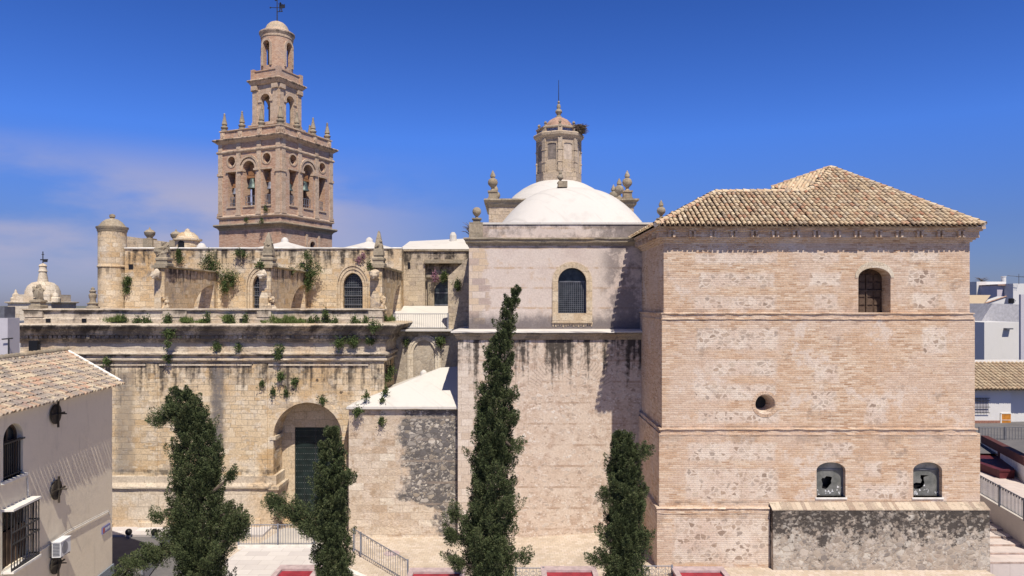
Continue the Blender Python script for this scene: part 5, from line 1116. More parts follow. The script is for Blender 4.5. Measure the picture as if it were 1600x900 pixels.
f = MB(); f.box(acx-aw/2-.15, acx+aw/2+.15, -.12, .2, za0-.1, za0); f.build('sill', 'white_plaster', w1, local=True)
f = MB(); f.box(xb0-.2, xb1+.02, .2, .24, zb0, zb1); w2 = f.build('window', 'window_glass', ho, local=True)
f = MB(); bx0, bx1 = xb0-.15, xb1+.10
n_ = 10
for i in range(n_+1): x = bx0+(bx1-bx0)*i/n_; f.box(x-.014, x+.014, -.36, -.33, zb0-.05, zb1)
for j in range(4): z = zb0+(zb1-zb0)*(.0, .42, .62, .97)[j]; f.box(bx0, bx1, -.38, -.33, z, z+.05); f.box(bx1-.03, bx1+.03, -.36, .0, z, z+.05)
for yy in (-.12, -.24): f.box(bx1-.014, bx1+.014, yy-.014, yy+.014, zb0, zb1)
f.build('grille', 'dark_metal', w2, local=True)
f = MB(); f.box(bx0, bx1+.05, -.42, .02, zb1, zb1+.08); f.build('hood', 'white_plaster', w2, local=True)
f = MB(); f.box(bx0, bx1+.05, -.42, .0, zb0-.14, zb0-.05); f.build('sill', 'white_plaster', w2, local=True)
f = MB(); f.box(xb0-.1, xb1, .1, .16, zb0, zb0+1.3); 
for i in range(5): x = xb0+i*.3; f.box(x, x+.05, .06, .1, zb0, zb1-.1)
f.build('shutter', 'brown_shutter', w2, local=True)
for u, v in ((88.5, 647), (89.5, 765), (88.5, 881)):
    x, z = hw(u, v, .1); q = MB().lathe([(.42, 0), (.42, .05), (.36, .07), (.06, .09), (.05, .16), (.01, .17)], seg=24); q.v = [(x+a, -.05-c, z+b) for a, b, c in q.v]; q.box(x-.03, x+.03, -.20, -.13, z-.56, z+.56); q.box(x-.5, x+.55, -.18, -.13, z-.03, z+.03); q.tube([(x+.1, -.05, z), (x+.1, -.45, z)], .03, 5); q.build('anchor_disc', 'iron_disc', ho, local=True)
# roof
re0 = HM @ Vector((0.25, -.30, 11.28)); rr_ = Vector((-23.4, 38, 11.12)); 
ev = Vector((math.cos(HR), math.sin(HR), 0)); inw = Vector((-HN.x, -HN.y, 0))
rl = HI @ rr_; rise = (rl.z-11.28)/(rl.y+.30); ss_ = (inw+Vector((0, 0, rise))).normalized(); Lr = math.hypot(rl.y+.3, rl.z-11.28)
polr = [(-26, -.08), (.25+.0, -.08), (rl.x+.0, Lr), (-26, Lr)]
O_ = HM @ Vector((0, -.30, 11.28))
t1, bed1 = tile_roof(O_, ev, ss_, polr, .265, .35, .10, .16)
rfo = bed1.build('roof', 'tile_bed', ho); t1.build('tiles', 'house_tiles', rfo, smooth=True)
m = MB(); c0_ = HM @ Vector((.25, -.30, 11.34)); c1__ = HM @ Vector((rl.x, rl.y, rl.z+.06)); c2__ = HM @ Vector((-26, rl.y, rl.z+.06))
m.tube([c0_, c1__], .11, 8); m.build('hip_mortar', 'white_plaster', rfo)
m = MB(); m.tube([c1__, c2__], .14, 8); ridge_tiles(m, c1__, c2__, .15); m.build('ridge_tiles', 'grey_stone', rfo)
m = MB(); m.add([tuple(c0_-Vector((0, 0, .08))), tuple(c1__-Vector((0, 0, .08))), tuple(HM @ Vector((2.6, 7.5, 11.2))), ], [(0, 1, 2)]); m.add([tuple(c1__-Vector((0, 0, .08))), tuple(c2__-Vector((0, 0, .08))), tuple(HM @ Vector((-26, 8.5, 11.0))), tuple(HM @ Vector((2.6, 7.5, 11.2)))], [(0, 1, 2, 3)]); m.build('rear_slope', 'tile_bed', rfo)
m = MB(); m.box(-26, .05, -.14, .3, 11.12, 11.22); m.build('eave', 'cream_render', ho, local=True)
x0, z0 = hw(2, 884+13); 
q = MB(); pts = [hw(*uv) for uv in ((0, 897), (66, 858), (104, 832), (168, 799), (171, 806))]; q.tube([(a, -.04, b) for a, b in pts], .022, 5); q.tube([(a, -.04, b+.07) for a, b in pts], .012, 4)
q.tube([(hw(42, 746)[0], -.03, hw(42, 746)[1]), (hw(42.5, 775)[0], -.03, hw(42.5, 775)[1])], .025, 5); q.build('cable', 'white_plaster', ho, local=True)
q = MB(); q.box(-26, .06, -.07, .3, -.2, hw(172, 884)[1]); q.build('dado', 'granite_dado', ho, local=True)
# sign, air conditioner, floodlight
xs_, zs_ = hw(164.5, 826); sg = thing('street_sign', 'small blue tile street sign with red crest on the cream house wall', 'sign', HM @ Vector((xs_, -.03, zs_)), HR)
q = MB(); q.box(-.42, .42, -.03, .02, -.16, .16); q.build('plate', 'sign_blue', sg, local=True)
q = MB(); q.box(-.38, -.2, -.036, -.028, -.11, .11); q.build('crest', 'sign_red', sg, local=True)
q = MB(); xx = -.14
for w in (.05, .03, .06, .045, .05, .03, .06): q.box(xx, xx+.012, -.036, -.028, -.06, .07); q.box(xx, xx+w*.8, -.037, -.029, random.choice((.05, 0, -.06)), random.choice((.07, .02, -.04))+.012); xx += .075
q.build('lettering', 'sign_white', sg, local=True)
xA0, zA0 = hw(97.5, 866, .35); ac = thing('air_conditioner', 'white wall mounted air conditioning unit beside barred window', 'air conditioner', HM @ Vector((xA0, -.08, zA0)), HR)
q = MB(); q.box(-.42, .42, -.40, -.06, 0, .62); q.box(-.44, .44, -.42, -.05, .62, .65); q.build('casing', 'ac_white', ac, local=True)
q = MB()
for i in range(9): q.box(-.428, -.42, -.37, -.09, .06+i*.06, .10+i*.06)
q.build('grille', 'grey_metal', ac, local=True)
q = MB().lathe([(.25, 0), (.25, .012), (.2, .014)], seg=20); q.v = [(a-.08, -.40-c, b+.31) for a, b, c in q.v]; q.build('fan', 'galvanised', ac, local=True)
q = MB(); 
for x in (-.3, .3): q.box(x-.02, x+.02, -.42, .08, -.04, 0); q.tube([(x, -.38, -.02), (x, .07, -.3)], .015, 4); 
q.build('bracket', 'dark_metal', ac, local=True)
fp = P(55, 541, 38.3); fl = thing('floodlight', 'black floodlight standing on the ridge of the tiled house roof', 'floodlight', (fp.x, fp.y, fp.z-.3))
q = MB(); q.box(-.20, .20, -.14, .14, .05, .58); q.box(-.23, .23, -.18, -.13, .02, .61); q.build('head', 'black_plastic', fl, local=True)
q = MB(); q.tube([(0, 0, .1), (0, 0, -.4)], .04, 6); q.box(-.24, -.2, -.03, .03, .1, .4); q.box(.2, .24, -.03, .03, .1, .4); q.build('stand', 'dark_metal', fl, local=True)
# grey chimney block at the left edge
cb = thing('roof_stack', 'pale rendered roof stack with a dark cap at the left picture edge', 'chimney', (px(-5, 41), 41, 9))
q = MB(); q.box(px(-30, 41), px(12, 41), 41, 42, 7, pz(497, 41)); q.build('body', 'grey_house', cb)
q = MB(); q.box(px(-30, 41), px(5, 41), 41.1, 42, pz(497, 41), pz(479, 41)); q.build('cap', 'grey_metal', cb)
an = thing('antenna_bracket', 'short dark pole with crossbar fixed beside the pale roof stack', 'antenna', (px(13, 40.8), 40.8, 10))
q = MB(); q.tube([(px(13.5, 40.8), 40.8, 10), (px(13.5, 40.8), 40.8, pz(528, 40.8))], .045, 5); q.build('pole', 'dark_metal', an)
q = MB(); q.tube([(px(3, 40.8), 40.8, pz(530, 40.8)), (px(20, 40.8), 40.8, pz(528.5, 40.8))], .04, 5); q.build('crossbar', 'dark_metal', an)

# ================================================================== STREET FURNITURE
for u, lab in ((201, 'black ball bollard on the pavement, nearer the cream house'), (241, 'black ball bollard on the pavement, nearer the cypress with bent top')):
    D = 43.9; b = thing('ball_bollard', lab, 'bollard', (px(u, D), D, -.5), 0, 'ball bollards by the street'); q = MB().sphere((0, 0, .30), .2, seg=18, rings=12); q.build('ball', 'black_plastic', b, local=True, smooth=True); q = MB().lathe([(.13, -.05), (.13, .05), (.08, .12)], seg=12); q.build('foot', 'grey_metal', b, local=True)
railing('railing', 'grey bar railing along the white slab terrace before the portal', (-15.9, 42.05, -.4), (-11.5, 42.05, -.4), 1.2, 'galvanised', (0, .52, 1), group='street railings', gap=.15, r=.016)
railing('railing', 'grey railing stepping down right of the terrace beside the second cypress', (px(553, 41.2), 41.2, -.38), (px(637, 36.6), 36.6, -.55), 1.2, 'galvanised', (0, .14, 1), group='street railings', gap=.24, r=.016, arcs=True)
railing('railing', 'grey railing receding along the street below the bent cypress', (px(276, 43.2), 43.2, -.5), (px(222, 36.4), 36.4, -.55), 1.05, 'galvanised', (0, .5, 1), group='street railings', gap=.15, r=.016)
railing('railing', 'low scrolled railing at the bottom edge between tall cypress and middle red planter', (px(806, 36.1), 36.1, -.45), (px(849, 36.1), 36.1, -.45), .9, 'galvanised', (0, 1), group='street railings', gap=.16, r=.014, loops=True)
railing('railing', 'low scrolled railing at the bottom edge left of the right red planter', (px(1003, 36.1), 36.1, -.3), (px(1050, 36.1), 36.1, -.3), .85, 'galvanised', (0, 1), group='street railings', gap=.16, r=.014, loops=True)
for u0, u1, v, lab in ((437, 500, 886, 'red walled planter in front of the slab terrace by the second cypress'), (641, 726, 890.5, 'red walled planter left of the tallest cypress'), (847, 930, 888, 'red walled planter between tallest cypress and the short right cypress'), (1052, 1130, 888.5, 'red walled planter below the base of the brick annexe')):
    D = 36.0; z = pz(v, D); b = thing('red_planter', lab, 'planter', ((px(u0, D)+px(u1, D))/2, D, z-1.5), 0, 'red planters along the plaza edge'); x0, x1 = px(u0, D), px(u1, D)
    q = MB(); q.box(x0, x1, D-1.3, D, z-1.6, z-.12); q.build('wall', 'red_paint', b)
    q = MB(); q.box(x0-.06, x1+.06, D-.24, D+.32, z-.11, z); q.box(x0-.06, x0+.2, D-1.36, D-.25, z-.11, z); q.box(x1-.2, x1+.06, D-1.36, D-.25, z-.11, z); q.build('coping', 'bench_top', b)
# right side: low ramp wall with railing, planted wall and red bench
rw = thing('ramp_wall', 'low beige wall sloping down beside the steps at the right edge', 'wall', (28.6, 42, 0))
q = MB(); q.add([(28.9, 46, -.5), (28.0, 39, -.5), (28.0, 39, 1.75), (28.9, 46, 2.0), (29.3, 46, -.5), (28.4, 39, -.5), (28.4, 39, 1.75), (29.3, 46, 2.0)], [(0, 1, 2, 3), (4, 7, 6, 5), (3, 2, 6, 7), (1, 5, 6, 2), (0, 3, 7, 4)]); q.build('wall', 'concrete', rw)
railing('railing', 'grey railing with white infill above the ramp wall at the right edge', (28.95, 46, 2.02), (28.05, 39.6, 1.80), 1.15, 'grey_metal', (0, .6, 1), group='street railings', gap=.14, r=.02, arcs=True)
tp = MB(); tp.add([(28.4, 39, 1.35), (40, 39, 1.2), (44, 64, 1.55), (29.4, 64, 1.6)], [(0, 1, 2, 3)]); structure(tp, 'upper_path', 'step_paving')
gw = thing('graffiti_wall', 'white wall with dark red coping and blue graffiti at the right edge', 'wall', (38, 55, 1))
WA_, WBp = P(1543, 682, 60), P(1612, 716, 49)
def gwp(t, dz, o=0.0):
    q = WA_.lerp(WBp, t); d = (WBp-WA_).normalized(); n = Vector((d.y, -d.x, 0)).normalized()
    if n.y > 0: n = -n
    return Vector((q.x, q.y, q.z+dz))+n*o
q = MB(); q.add([gwp(0, -.05), gwp(1, -.05), gwp(1, -2.9), gwp(0, -1.6), gwp(0, -.05, -.4), gwp(1, -.05, -.4), gwp(1, -2.9, -.4), gwp(0, -1.6, -.4)], [(0, 1, 2, 3), (4, 7, 6, 5), (0, 4, 5, 1), (0, 3, 7, 4), (1, 5, 6, 2)]); q.build('wall', 'white_plaster', gw)
q = MB()
for t0, t1, za, zb in ((-.01, 1.0, .05, -.55), (.43, .47, -.5, -2.0)): q.add([gwp(t0, za, .05), gwp(t1, za, .05), gwp(t1, zb, .05), gwp(t0, zb, .05), gwp(t0, za, -.45), gwp(t1, za, -.45), gwp(t1, zb, -.45), gwp(t0, zb, -.45)], [(0, 1, 2, 3), (4, 7, 6, 5), (0, 4, 5, 1), (0, 3, 7, 4), (1, 5, 6, 2), (3, 2, 6, 7)])
q.build('coping', 'maroon_coping', gw)
def stroke_text(txt, t0, t1, dz, h):
    GL = {'P': [[(0, 0), (0, 1), (.7, 1), (.7, .5), (0, .5)]], 'R': [[(0, 0), (0, 1), (.7, 1), (.7, .5), (0, .5), (.7, 0)]], 'E': [[(.7, 0), (0, 0), (0, 1), (.7, 1)], [(0, .5), (.5, .5)]], 'S': [[(0, 0), (.7, 0), (.7, .5), (0, .5), (0, 1), (.7, 1)]], 'T': [[(.35, 0), (.35, 1)], [(0, 1), (.7, 1)]], 'A': [[(0, 0), (.35, 1), (.7, 0)], [(.15, .4), (.55, .4)]], 'L': [[(0, 1), (0, 0), (.6, 0)]], 'M': [[(0, 0), (0, 1), (.35, .4), (.7, 1), (.7, 0)]], 'I': [[(.35, 0), (.35, 1)]], 'H': [[(0, 0), (0, 1)], [(.7, 0), (.7, 1)], [(0, .5), (.7, .5)]], 'B': [[(0, 0), (0, 1), (.6, .8), (0, .5), (.7, .25), (0, 0)]]}
    q = MB(); n = len(txt)
    for i, c in enumerate(txt):
        for s_ in GL.get(c, []): q.tube([gwp(t0+(t1-t0)*(i+a*.95)/n, dz-1.05*(t0+(t1-t0)*i/n)+b*h, .02) for a, b in s_], .045, 4)
    return q
q = stroke_text('HIT', .06, .22, -.85, .5); q.join(stroke_text('B', .34, .40, -.75, .5)); q.join(stroke_text('RSTRE ALM', .52, 1.0, -.62, .75)); q.build('graffiti', 'blue_paint', gw)
mb_ = thing('shaded_red_bench', 'long red curved bench block, shade put in its colour, below the graffiti wall', 'bench', P(1556, 735, 52))
q = MB(); pts = [P(1520, 698, 56), P(1545, 702, 56), P(1583, 722, 52.5), P(1585, 745, 51), P(1565, 744, 51), P(1520, 716, 54)]; zt = [2.0, 2.0, 2.0, 2.0, 2.0, 2.0]
q.xy([(px(1515, 57), 57.0), (px(1548, 57), 57.0), (px(1583, 53), 53.0), (px(1585, 50.5), 50.5), (px(1562, 50.5), 50.5), (px(1515, 54), 54.0)], 1.0, 1.95); q.build('seat', 'shaded_red_paint', mb_)
q = MB(); q.sweep([(px(1515, 54), 54.0), (px(1562, 50.5), 50.5), (px(1585, 50.5), 50.5)], [(-.3, 2.05), (.06, 2.05), (.06, 1.95), (-.3, 1.95)]); q.build('edge', 'shaded_red_paint', mb_)
ut = MB(); ut.add([(30, 57, 1.95), (60, 52, 2.6), (70, 92, 1.6), (30, 92, 1.45)], [(0, 1, 2, 3)]); structure(ut, 'upper_street', 'asphalt')
railing('railing', 'thin dark railing along the upper street in front of the tiled house', (px(1530, 62), 62, 1.85), (px(1610, 62), 62, 1.9), 1.2, 'grey_metal', (0, .5, 1), group='street railings', gap=.25, r=.02)

# ================================================================== HOUSES ON THE RIGHT
th = thing('tiled_house', 'low white house with brown tiled roof, grille window and orange door', 'house', (px(1560, 72), 72, 1.5)); D = 72
q = MB(); q.box(px(1490, D), px(1579.5, D), D, D+8, 0, pz(606, D)); q.box(px(1580, D), px(1680, D), D+.7, D+8, 0, pz(606, D)); q.build('wall', 'white_house', th)
q = MB(); q.box(px(1490, D), px(1563, D), D-.06, D+.1, 0, pz(657, D)); q.build('dado', 'brick_dado', th)
O2 = (px(1490, D-.9), D-.9, pz(609, D-.9)); s2_ = Vector((0, 5.5, pz(566, D+4.6)-O2[2])); t1, bd = tile_roof(O2, (1, 0, 0), s2_, [(0, 0), (14, 0), (14, s2_.length), (0, s2_.length)], .42, .6, .17); ro = bd.build('roof', 'tile_bed', th); t1.build('tiles', 'far_tiles', ro, smooth=True)
q = MB(); q.box(O2[0], O2[0]+14, D+4.4, D+4.9, pz(568, D+4.6), pz(562.5, D+4.6)); q.build('ridge', 'white_plaster', ro)
q = MB(); q.box(px(1522, D), px(1544, D), D-.02, D+.1, pz(644, D), pz(623, D)); w1 = q.build('window', 'grey_house', th)
q = MB()
for i in range(10): x = px(1521, D)+i*.15; q.box(x-.014, x+.014, D-.2, D-.17, pz(645, D), pz(622, D))
for v in (645, 636, 626, 622): q.box(px(1520, D), px(1545, D), D-.22, D-.17, pz(v, D), pz(v, D)+.05)
q.build('grille', 'dark_metal', w1)
q = MB(); q.box(px(1564.5, D), px(1579, D), D-.05, D+.1, pz(664, D), pz(646.5, D)); dd_ = q.build('door', 'orange_door', th)
q = MB(); q.box(px(1562.5, D), px(1564.5, D), D-.08, D+.1, pz(664, D), pz(646, D)); q.box(px(1562.5, D), px(1579.4, D), D-.08, D+.1, pz(646.5, D), pz(645, D)); q.box(px(1565, D), px(1578.5, D), D-.07, D, pz(656.5, D), pz(655.8, D)); q.build('frame', 'white_plaster', dd_)
def block(lab, u0, u1, v0, v1, D, dep, mat, name='white_building', extra=None):
    t = thing(name, lab, 'building', ((px(u0, D)+px(u1, D))/2, D, 0)); q = MB(); q.box(px(u0, D), px(u1, D), D, D+dep, -1, pz(v0, D)); q.build('wall', mat, t); return t
t = block('broad white gable wall crossed by a diagonal shadow above the tiled roof', 1538, 1600, 503.5, 562, 88, 8, 'white_house')
q = MB(); q.box(px(1568, 88), px(1578, 88), 87.4, 88, pz(514.5, 88), pz(512.5, 88)); q.build('canopy', 'grey_metal', t)
t = block('grey shaded side wall rising at the right picture edge', 1595, 1660, 460, 560, 82, .3, 'grey_house', 'grey_building')
t = thing('grey_gabled_building', 'grey rendered building with a slanted left gable below the white houses', 'building', (px(1565, 94), 94, 0)); q = MB(); q.xz([R3(1532, 504, 94), R3(1551, 474, 94), R3(1596, 476, 94), R3(1596, 560, 94), R3(1532, 560, 94)], 94, 101); q.build('wall', 'grey_render', t)
t = block('large white flat roofed house with a round chimney on top', 1526, 1572, 440, 500, 112, 6, 'white_house')
q = MB(); q.lathe([(.34, pz(441, 112)), (.34, pz(432.5, 112)), (.4, pz(432, 112)), (.4, pz(431, 112))], (px(1568, 113.5), 113.5), 12); q.build('chimney', 'white_house', t)
t = block('lilac shaded upper storey with a dark window beside white flat roofed house', 1558, 1590, 446, 500, 108, 6, 'lilac_house', 'lilac_building')
q = MB(); q.box(px(1568, 108), px(1572, 108), 107.95, 108.1, pz(463, 108), pz(452, 108)); q.build('window', 'black_plastic', t); q = MB(); q.box(px(1556.5, 108), px(1583, 108), 107.6, 114.2, pz(446, 108), pz(444.5, 108)); q.build('parapet', 'terracotta', t)
t = block('small white penthouse block at the far right skyline', 1583, 1640, 443, 500, 106, 6, 'white_house')
t = thing('lean_to_house', 'white wing with a sloping roof edged in red tiles below the flat roofed house', 'house', (px(1555, 104), 104, 0)); q = MB(); q.xz([R3(1534, 476, 104), R3(1572, 463, 104), R3(1569, 474, 104), R3(1569, 500, 104), R3(1534, 500, 104)], 104, 106); q.build('wall', 'white_house', t); q = MB(); q.tube([(R3(1534, 475.5, 104)[0], 103.95, R3(1534, 475.5, 104)[1]), (R3(1572, 463, 104)[0], 103.95, R3(1572, 463, 104)[1])], .12, 5); q.build('roof_edge', 'terracotta', t)
t = thing('brown_roofed_house', 'small house with a brown tiled roof between brick annexe and white houses', 'house', (px(1525, 100), 100, 0)); q = MB(); q.box(px(1490, 100), px(1534, 100), 100, 104, -1, pz(477, 100)); q.build('wall', 'ochre_house', t); q = MB(); q.add([(px(1490, 99.6), 99.6, pz(477.5, 99.6)), (px(1535, 99.6), 99.6, pz(477.5, 99.6)), (px(1548, 106), 106, pz(461, 106)), (px(1490, 106), 106, pz(461, 106))], [(0, 1, 2, 3)]); q.build('roof', 'far_tiles', t)
q = MB(); 
for u in (1518, 1526, 1530): q.box(px(u, 100), px(u+2.5, 100), 99.95, 100.1, pz(491, 100), pz(481, 100))
q.build('window', 'black_plastic', t)
t = block('pale house corner low at the skyline beside the brick annexe', 1490, 1527, 456, 500, 118, 6, 'white_house')
wt_ = thing('water_tank', 'dark tank standing on the grey building roof', 'tank', (px(1580, 96), 96, pz(474, 96))); q = MB(); q.lathe([(.32, pz(474, 96)), (.34, pz(472, 96)), (.34, pz(467, 96)), (.2, pz(466, 96))], (px(1580, 96), 96), 12); q.build('body', 'black_plastic', wt_, smooth=True); q = MB(); q.tube([(px(1583, 96), 95.8, pz(473, 96)), (px(1585, 96), 95.8, pz(470, 96)), (px(1583, 96), 95.8, pz(468, 96))], .05, 4); q.build('pipe', 'galvanised', wt_)
aa = thing('roof_antenna', 'thin television aerial on the skyline at the far right', 'antenna', (px(1592, 105), 105, pz(443, 105))); q = MB(); q.tube([(px(1592, 105), 105, pz(444, 105)), (px(1592, 105), 105, pz(428, 105))], .04, 4); q.build('mast', 'grey_metal', aa); q = MB(); q.tube([(px(1574, 105), 105, pz(430.5, 105)), (px(1600, 105), 105, pz(433, 105))], .035, 4)
for u in range(1590, 1602, 2): q.tube([(px(u, 105), 104.7, pz(432.3, 105)), (px(u, 105), 105.3, pz(432.3, 105))], .02, 3)
q.build('aerial', 'grey_metal', aa)
def bare_tree(name, lab, u, v0, v1, D, w, n=60):
    t = thing(name, lab, 'tree', (px(u, D), D, pz(v1, D))); q = MB(); b = P(u, v1, D); tp_ = pz(v0, D)-b.z; q.tube([b, b+Vector((0, 0, tp_*.5))], .08, 5, .04); q.build('trunk', 'bark', t); q = MB()
    for i in range(n):
        a = random.uniform(0, 6.28); s_ = b+Vector((0, 0, tp_*random.uniform(.2, .6))); e__ = s_+Vector((math.cos(a)*w*random.uniform(.3, 1), math.sin(a)*w*.7, tp_*random.uniform(.1, .45))); q.tube([s_, s_.lerp(e__, .5)+Vector((0, 0, .1)), e__], .02, 3, .008)
    q.build('crown', 'twigs', t); return t
bare_tree('bare_tree', 'small bare tree top on the skyline beyond the white houses', 1534, 431, 446, 120, 1.3)
bare_tree('bare_shrub', 'thin leafless shrub growing behind the chapel cornice corner', 734, 347, 374, 48, .7, 50)

t = thing('white_building', 'unseen white house added right of the upper path to shade the red bench', 'building', (40, 46, 0)); q = MB(); q.box(36.6, 46, 42.5, 49.5, -1, 9.5); q.build('wall', 'white_house', t); q = MB(); q.box(36.4, 46.2, 42.3, 49.7, 9.5, 9.75); q.build('roof', 'far_tiles', t)  # house outside the view, added to throw shade on the bench
# ================================================================== TOWN FAR LEFT
tn = [(-8, 8, 486, 100, 'white_house'), (6, 20, 492, 130, 'ochre_house'), (16, 34, 487, 150, 'white_house'), (22, 36, 500, 110, 'ochre_house'), (2, 18, 503, 95, 'white_house'), (14, 30, 512, 84, 'ochre_house'), (-2, 14, 518, 76, 'white_house'), (20, 40, 522, 70, 'white_house'), (9, 27, 484, 260, 'white_house'), (26, 44, 485.5, 230, 'white_house')]
labs = ['white town house far behind the pale roof stack', 'ochre town house left of the little stone dome, far off', 'long white town house below the horizon left of the dome', 'ochre house with dark windows just left of the church corner', 'white town house just right of the pale roof stack', 'ochre town house above the tiled roof', 'low white town house behind the antenna pole', 'white flat building just above the tiled house ridge', 'far white house on the horizon line', 'farthest white house touching the church parapet end']
for (u0, u1, v, D, mt), lab in zip(tn, labs):
    t = thing('town_house', lab, 'house', (px((u0+u1)/2, D), D, -2), 0, 'town houses in the far left gap'); q = MB(); q.box(px(u0, D), px(u1, D), D, D+8, -2.2, pz(v, D)); q.build('wall', mt, t)
    q = MB(); 
    for k in range(3):
        u = u0+3+k*(u1-u0-6)/2.2; q.box(px(u, D), px(u+2, D), D-.04, D+.1, pz(v+8, D), pz(v+4, D))
    q.build('window', 'window_glass', t); q = MB(); q.box(px(u0, D)-.1, px(u1, D)+.1, D-.1, D+8.1, pz(v, D), pz(v, D)+.25); q.build('roof', 'far_tiles' if mt == 'ochre_house' else 'white_house', t)

# ================================================================== CYPRESSES
def cypress(name, lab, D, env, extra, n_pl, lean=0, seed=1):
    rng = np.random.default_rng(seed); base = Vector((px((env[-1][1]+env[-1][2])/2, D), D, -1.6)); t = thing(name, lab, 'tree', base, 0, 'cypresses in front of the church')
    vs = np.array([e[0] for e in env], float); ul = np.array([e[1] for e in env], float); ur = np.array([e[2] for e in env], float)
    area = np.interp(np.linspace(0, 1, 400), np.linspace(0, 1, len(vs)), ur-ul); 
    vv = np.linspace(vs[0], vs[-1], 500); wd = np.interp(vv, vs, ur-ul); pr = (wd+6); pr /= pr.sum()
    sc = D/F; Cs = []; Ds = []; Ls = []; Ws = []
    def plume(p, d, ln, rad, n):     # one spray: an upright flame of scale leaves
        d = d/np.linalg.norm(d); n = int(n*2.3); s = rng.random(n); off_ = rng.normal(size=(n, 3)); off_ -= np.outer(off_ @ d, d); off_ /= np.linalg.norm(off_, axis=1, keepdims=True)
        wd_ = np.sin(np.pi*np.clip(s*.78+.2, 0, 1))*np.sqrt(rng.random(n))
        c = p+np.outer(s*ln, d)+off_*(rad*wd_)[:, None]
        dd = d*.75+off_*.75+rng.normal(size=(n, 3))*.22
        Cs.append(c); Ds.append(dd); Ls.append(rng.uniform(.05, .10, n)); Ws.append(rng.uniform(.018, .034, n))
    for i in range(n_pl):
        v = rng.choice(vv, p=pr); l, r = np.interp(v, vs, ul), np.interp(v, vs, ur); cxx, R_ = (l+r)/2, (r-l)/2*sc
        a = rng.uniform(0, 2*math.pi); k = math.sqrt(rng.uniform(.10, 1.0)); lump = .92+.24*math.sin(3*a+v*.055+seed)*math.sin(v*.045+2*a)
        ln = rng.uniform(.35, .75)*min(1, .4+R_*.6); big_ = rng.random() < .09; ln *= 1.45 if big_ else 1
        rr0 = R_*k*lump*.93; q = np.array([(cxx-800)*sc+math.cos(a)*rr0, D+math.sin(a)*rr0, CH+(V0-v)*sc-ln*.5])
        o_ = (.8 if big_ else .32)*k
        plume(q, np.array([math.cos(a)*o_+rng.normal()*.12, math.sin(a)*o_+rng.normal()*.12, 1.0]), ln, rng.uniform(.13, .23)*min(1, .45+R_*.55), int(rng.integers(75, 120)))
    limb = MB(); 
    for path, rad, n in extra:   # side limbs that stick out
        pts = [np.array(P(u, v, D-.3)) for u, v in path]
        limb.tube([Vector(p_) for p_ in pts], .07, 6, .03)
        for i in range(n):
            f = rng.random()*(len(pts)-1); k = int(f); q = pts[k]+(pts[min(k+1, len(pts)-1)]-pts[k])*(f-k); dr_ = pts[min(k+1, len(pts)-1)]-pts[k]; dr_ /= np.linalg.norm(dr_)
            rj = rad*(1-.35*f/(len(pts)-1)); plume(q+rng.normal(size=3)*rj*.42-np.array([0, 0, .15]), dr_*.7+np.array([rng.normal()*.4, rng.normal()*.4, .75]), rng.uniform(.35, .65), .18, int(rng.integers(70, 110)))
    leaves('crown', 'cypress_leaf', np.concatenate(Cs), np.concatenate(Ds), np.concatenate(Ls), np.concatenate(Ws), parent=t)
    tk = MB(); k = len(env); pts = [Vector((px((ul[i]+ur[i])/2, D), D, CH+(V0-vs[i])*sc)) for i in range(k-1, 0, -1)]; tk.tube([base]+pts, .20, 8, .03); tk.build('trunk', 'bark', t)
    if limb.v: limb.build('limb', 'bark', t)
    return t
DT = 27.5
cypress('cypress', 'thick cypress with a bent over top in front of the golden church wall', DT, [(610, 270, 296), (630, 262, 316), (650, 268, 328), (670, 276, 332), (700, 276, 342), (730, 272, 350), (760, 272, 348), (790, 270, 352), (820, 270, 356), (850, 272, 358), (880, 274, 354), (960, 276, 350)],
        [([(300, 640), (272, 634), (260, 646), (256, 658)], .27, 20), ([(330, 770), (352, 752), (366, 742)], .30, 9), ([(340, 855), (364, 832), (376, 806)], .55, 40), ([(345, 805), (362, 803), (370, 832)], .42, 26), ([(295, 800), (268, 802), (252, 808)], .40, 14), ([(300, 842), (272, 832), (254, 836)], .35, 10), ([(305, 852), (272, 850), (236, 866), (204, 886), (192, 900)], .62, 62), ([(290, 862), (250, 862), (225, 880)], .5, 26)], 820, seed=3)
cypress('cypress', 'short cypress before the green portal door with one long arm to the left', DT, [(668, 512, 528), (690, 503, 532), (720, 501, 540), (750, 497, 546), (780, 496, 545), (810, 494, 542), (840, 494, 546), (870, 496, 550), (900, 498, 550), (960, 502, 546)],
        [([(505, 822), (480, 806), (452, 795), (424, 787)], .46, 56), ([(500, 838), (478, 822), (462, 812)], .40, 22), ([(530, 760), (543, 748)], .25, 8)], 520, seed=8)
cypress('cypress', 'tallest cypress, slender and leaning right, in front of the pink chapel', DT-.5, [(452, 806, 812), (470, 792, 808), (490, 782, 804), (520, 772, 802), (560, 762, 799), (600, 750, 796), (640, 741, 798), (680, 738, 799), (720, 735, 802), (760, 733, 803), (790, 732, 800), (820, 724, 804), (850, 722, 804), (880, 722, 802), (960, 726, 794)],
        [([(780, 628), (795, 622), (806, 617)], .20, 7), ([(785, 660), (803, 655)], .2, 6), ([(740, 825), (720, 812), (705, 806)], .42, 18), ([(745, 852), (720, 842), (703, 838)], .40, 18), ([(785, 868), (803, 866), (816, 868)], .36, 15), ([(745, 885), (720, 880), (706, 876)], .4, 16), ([(790, 690), (802, 700)], .22, 6)], 960, seed=5)
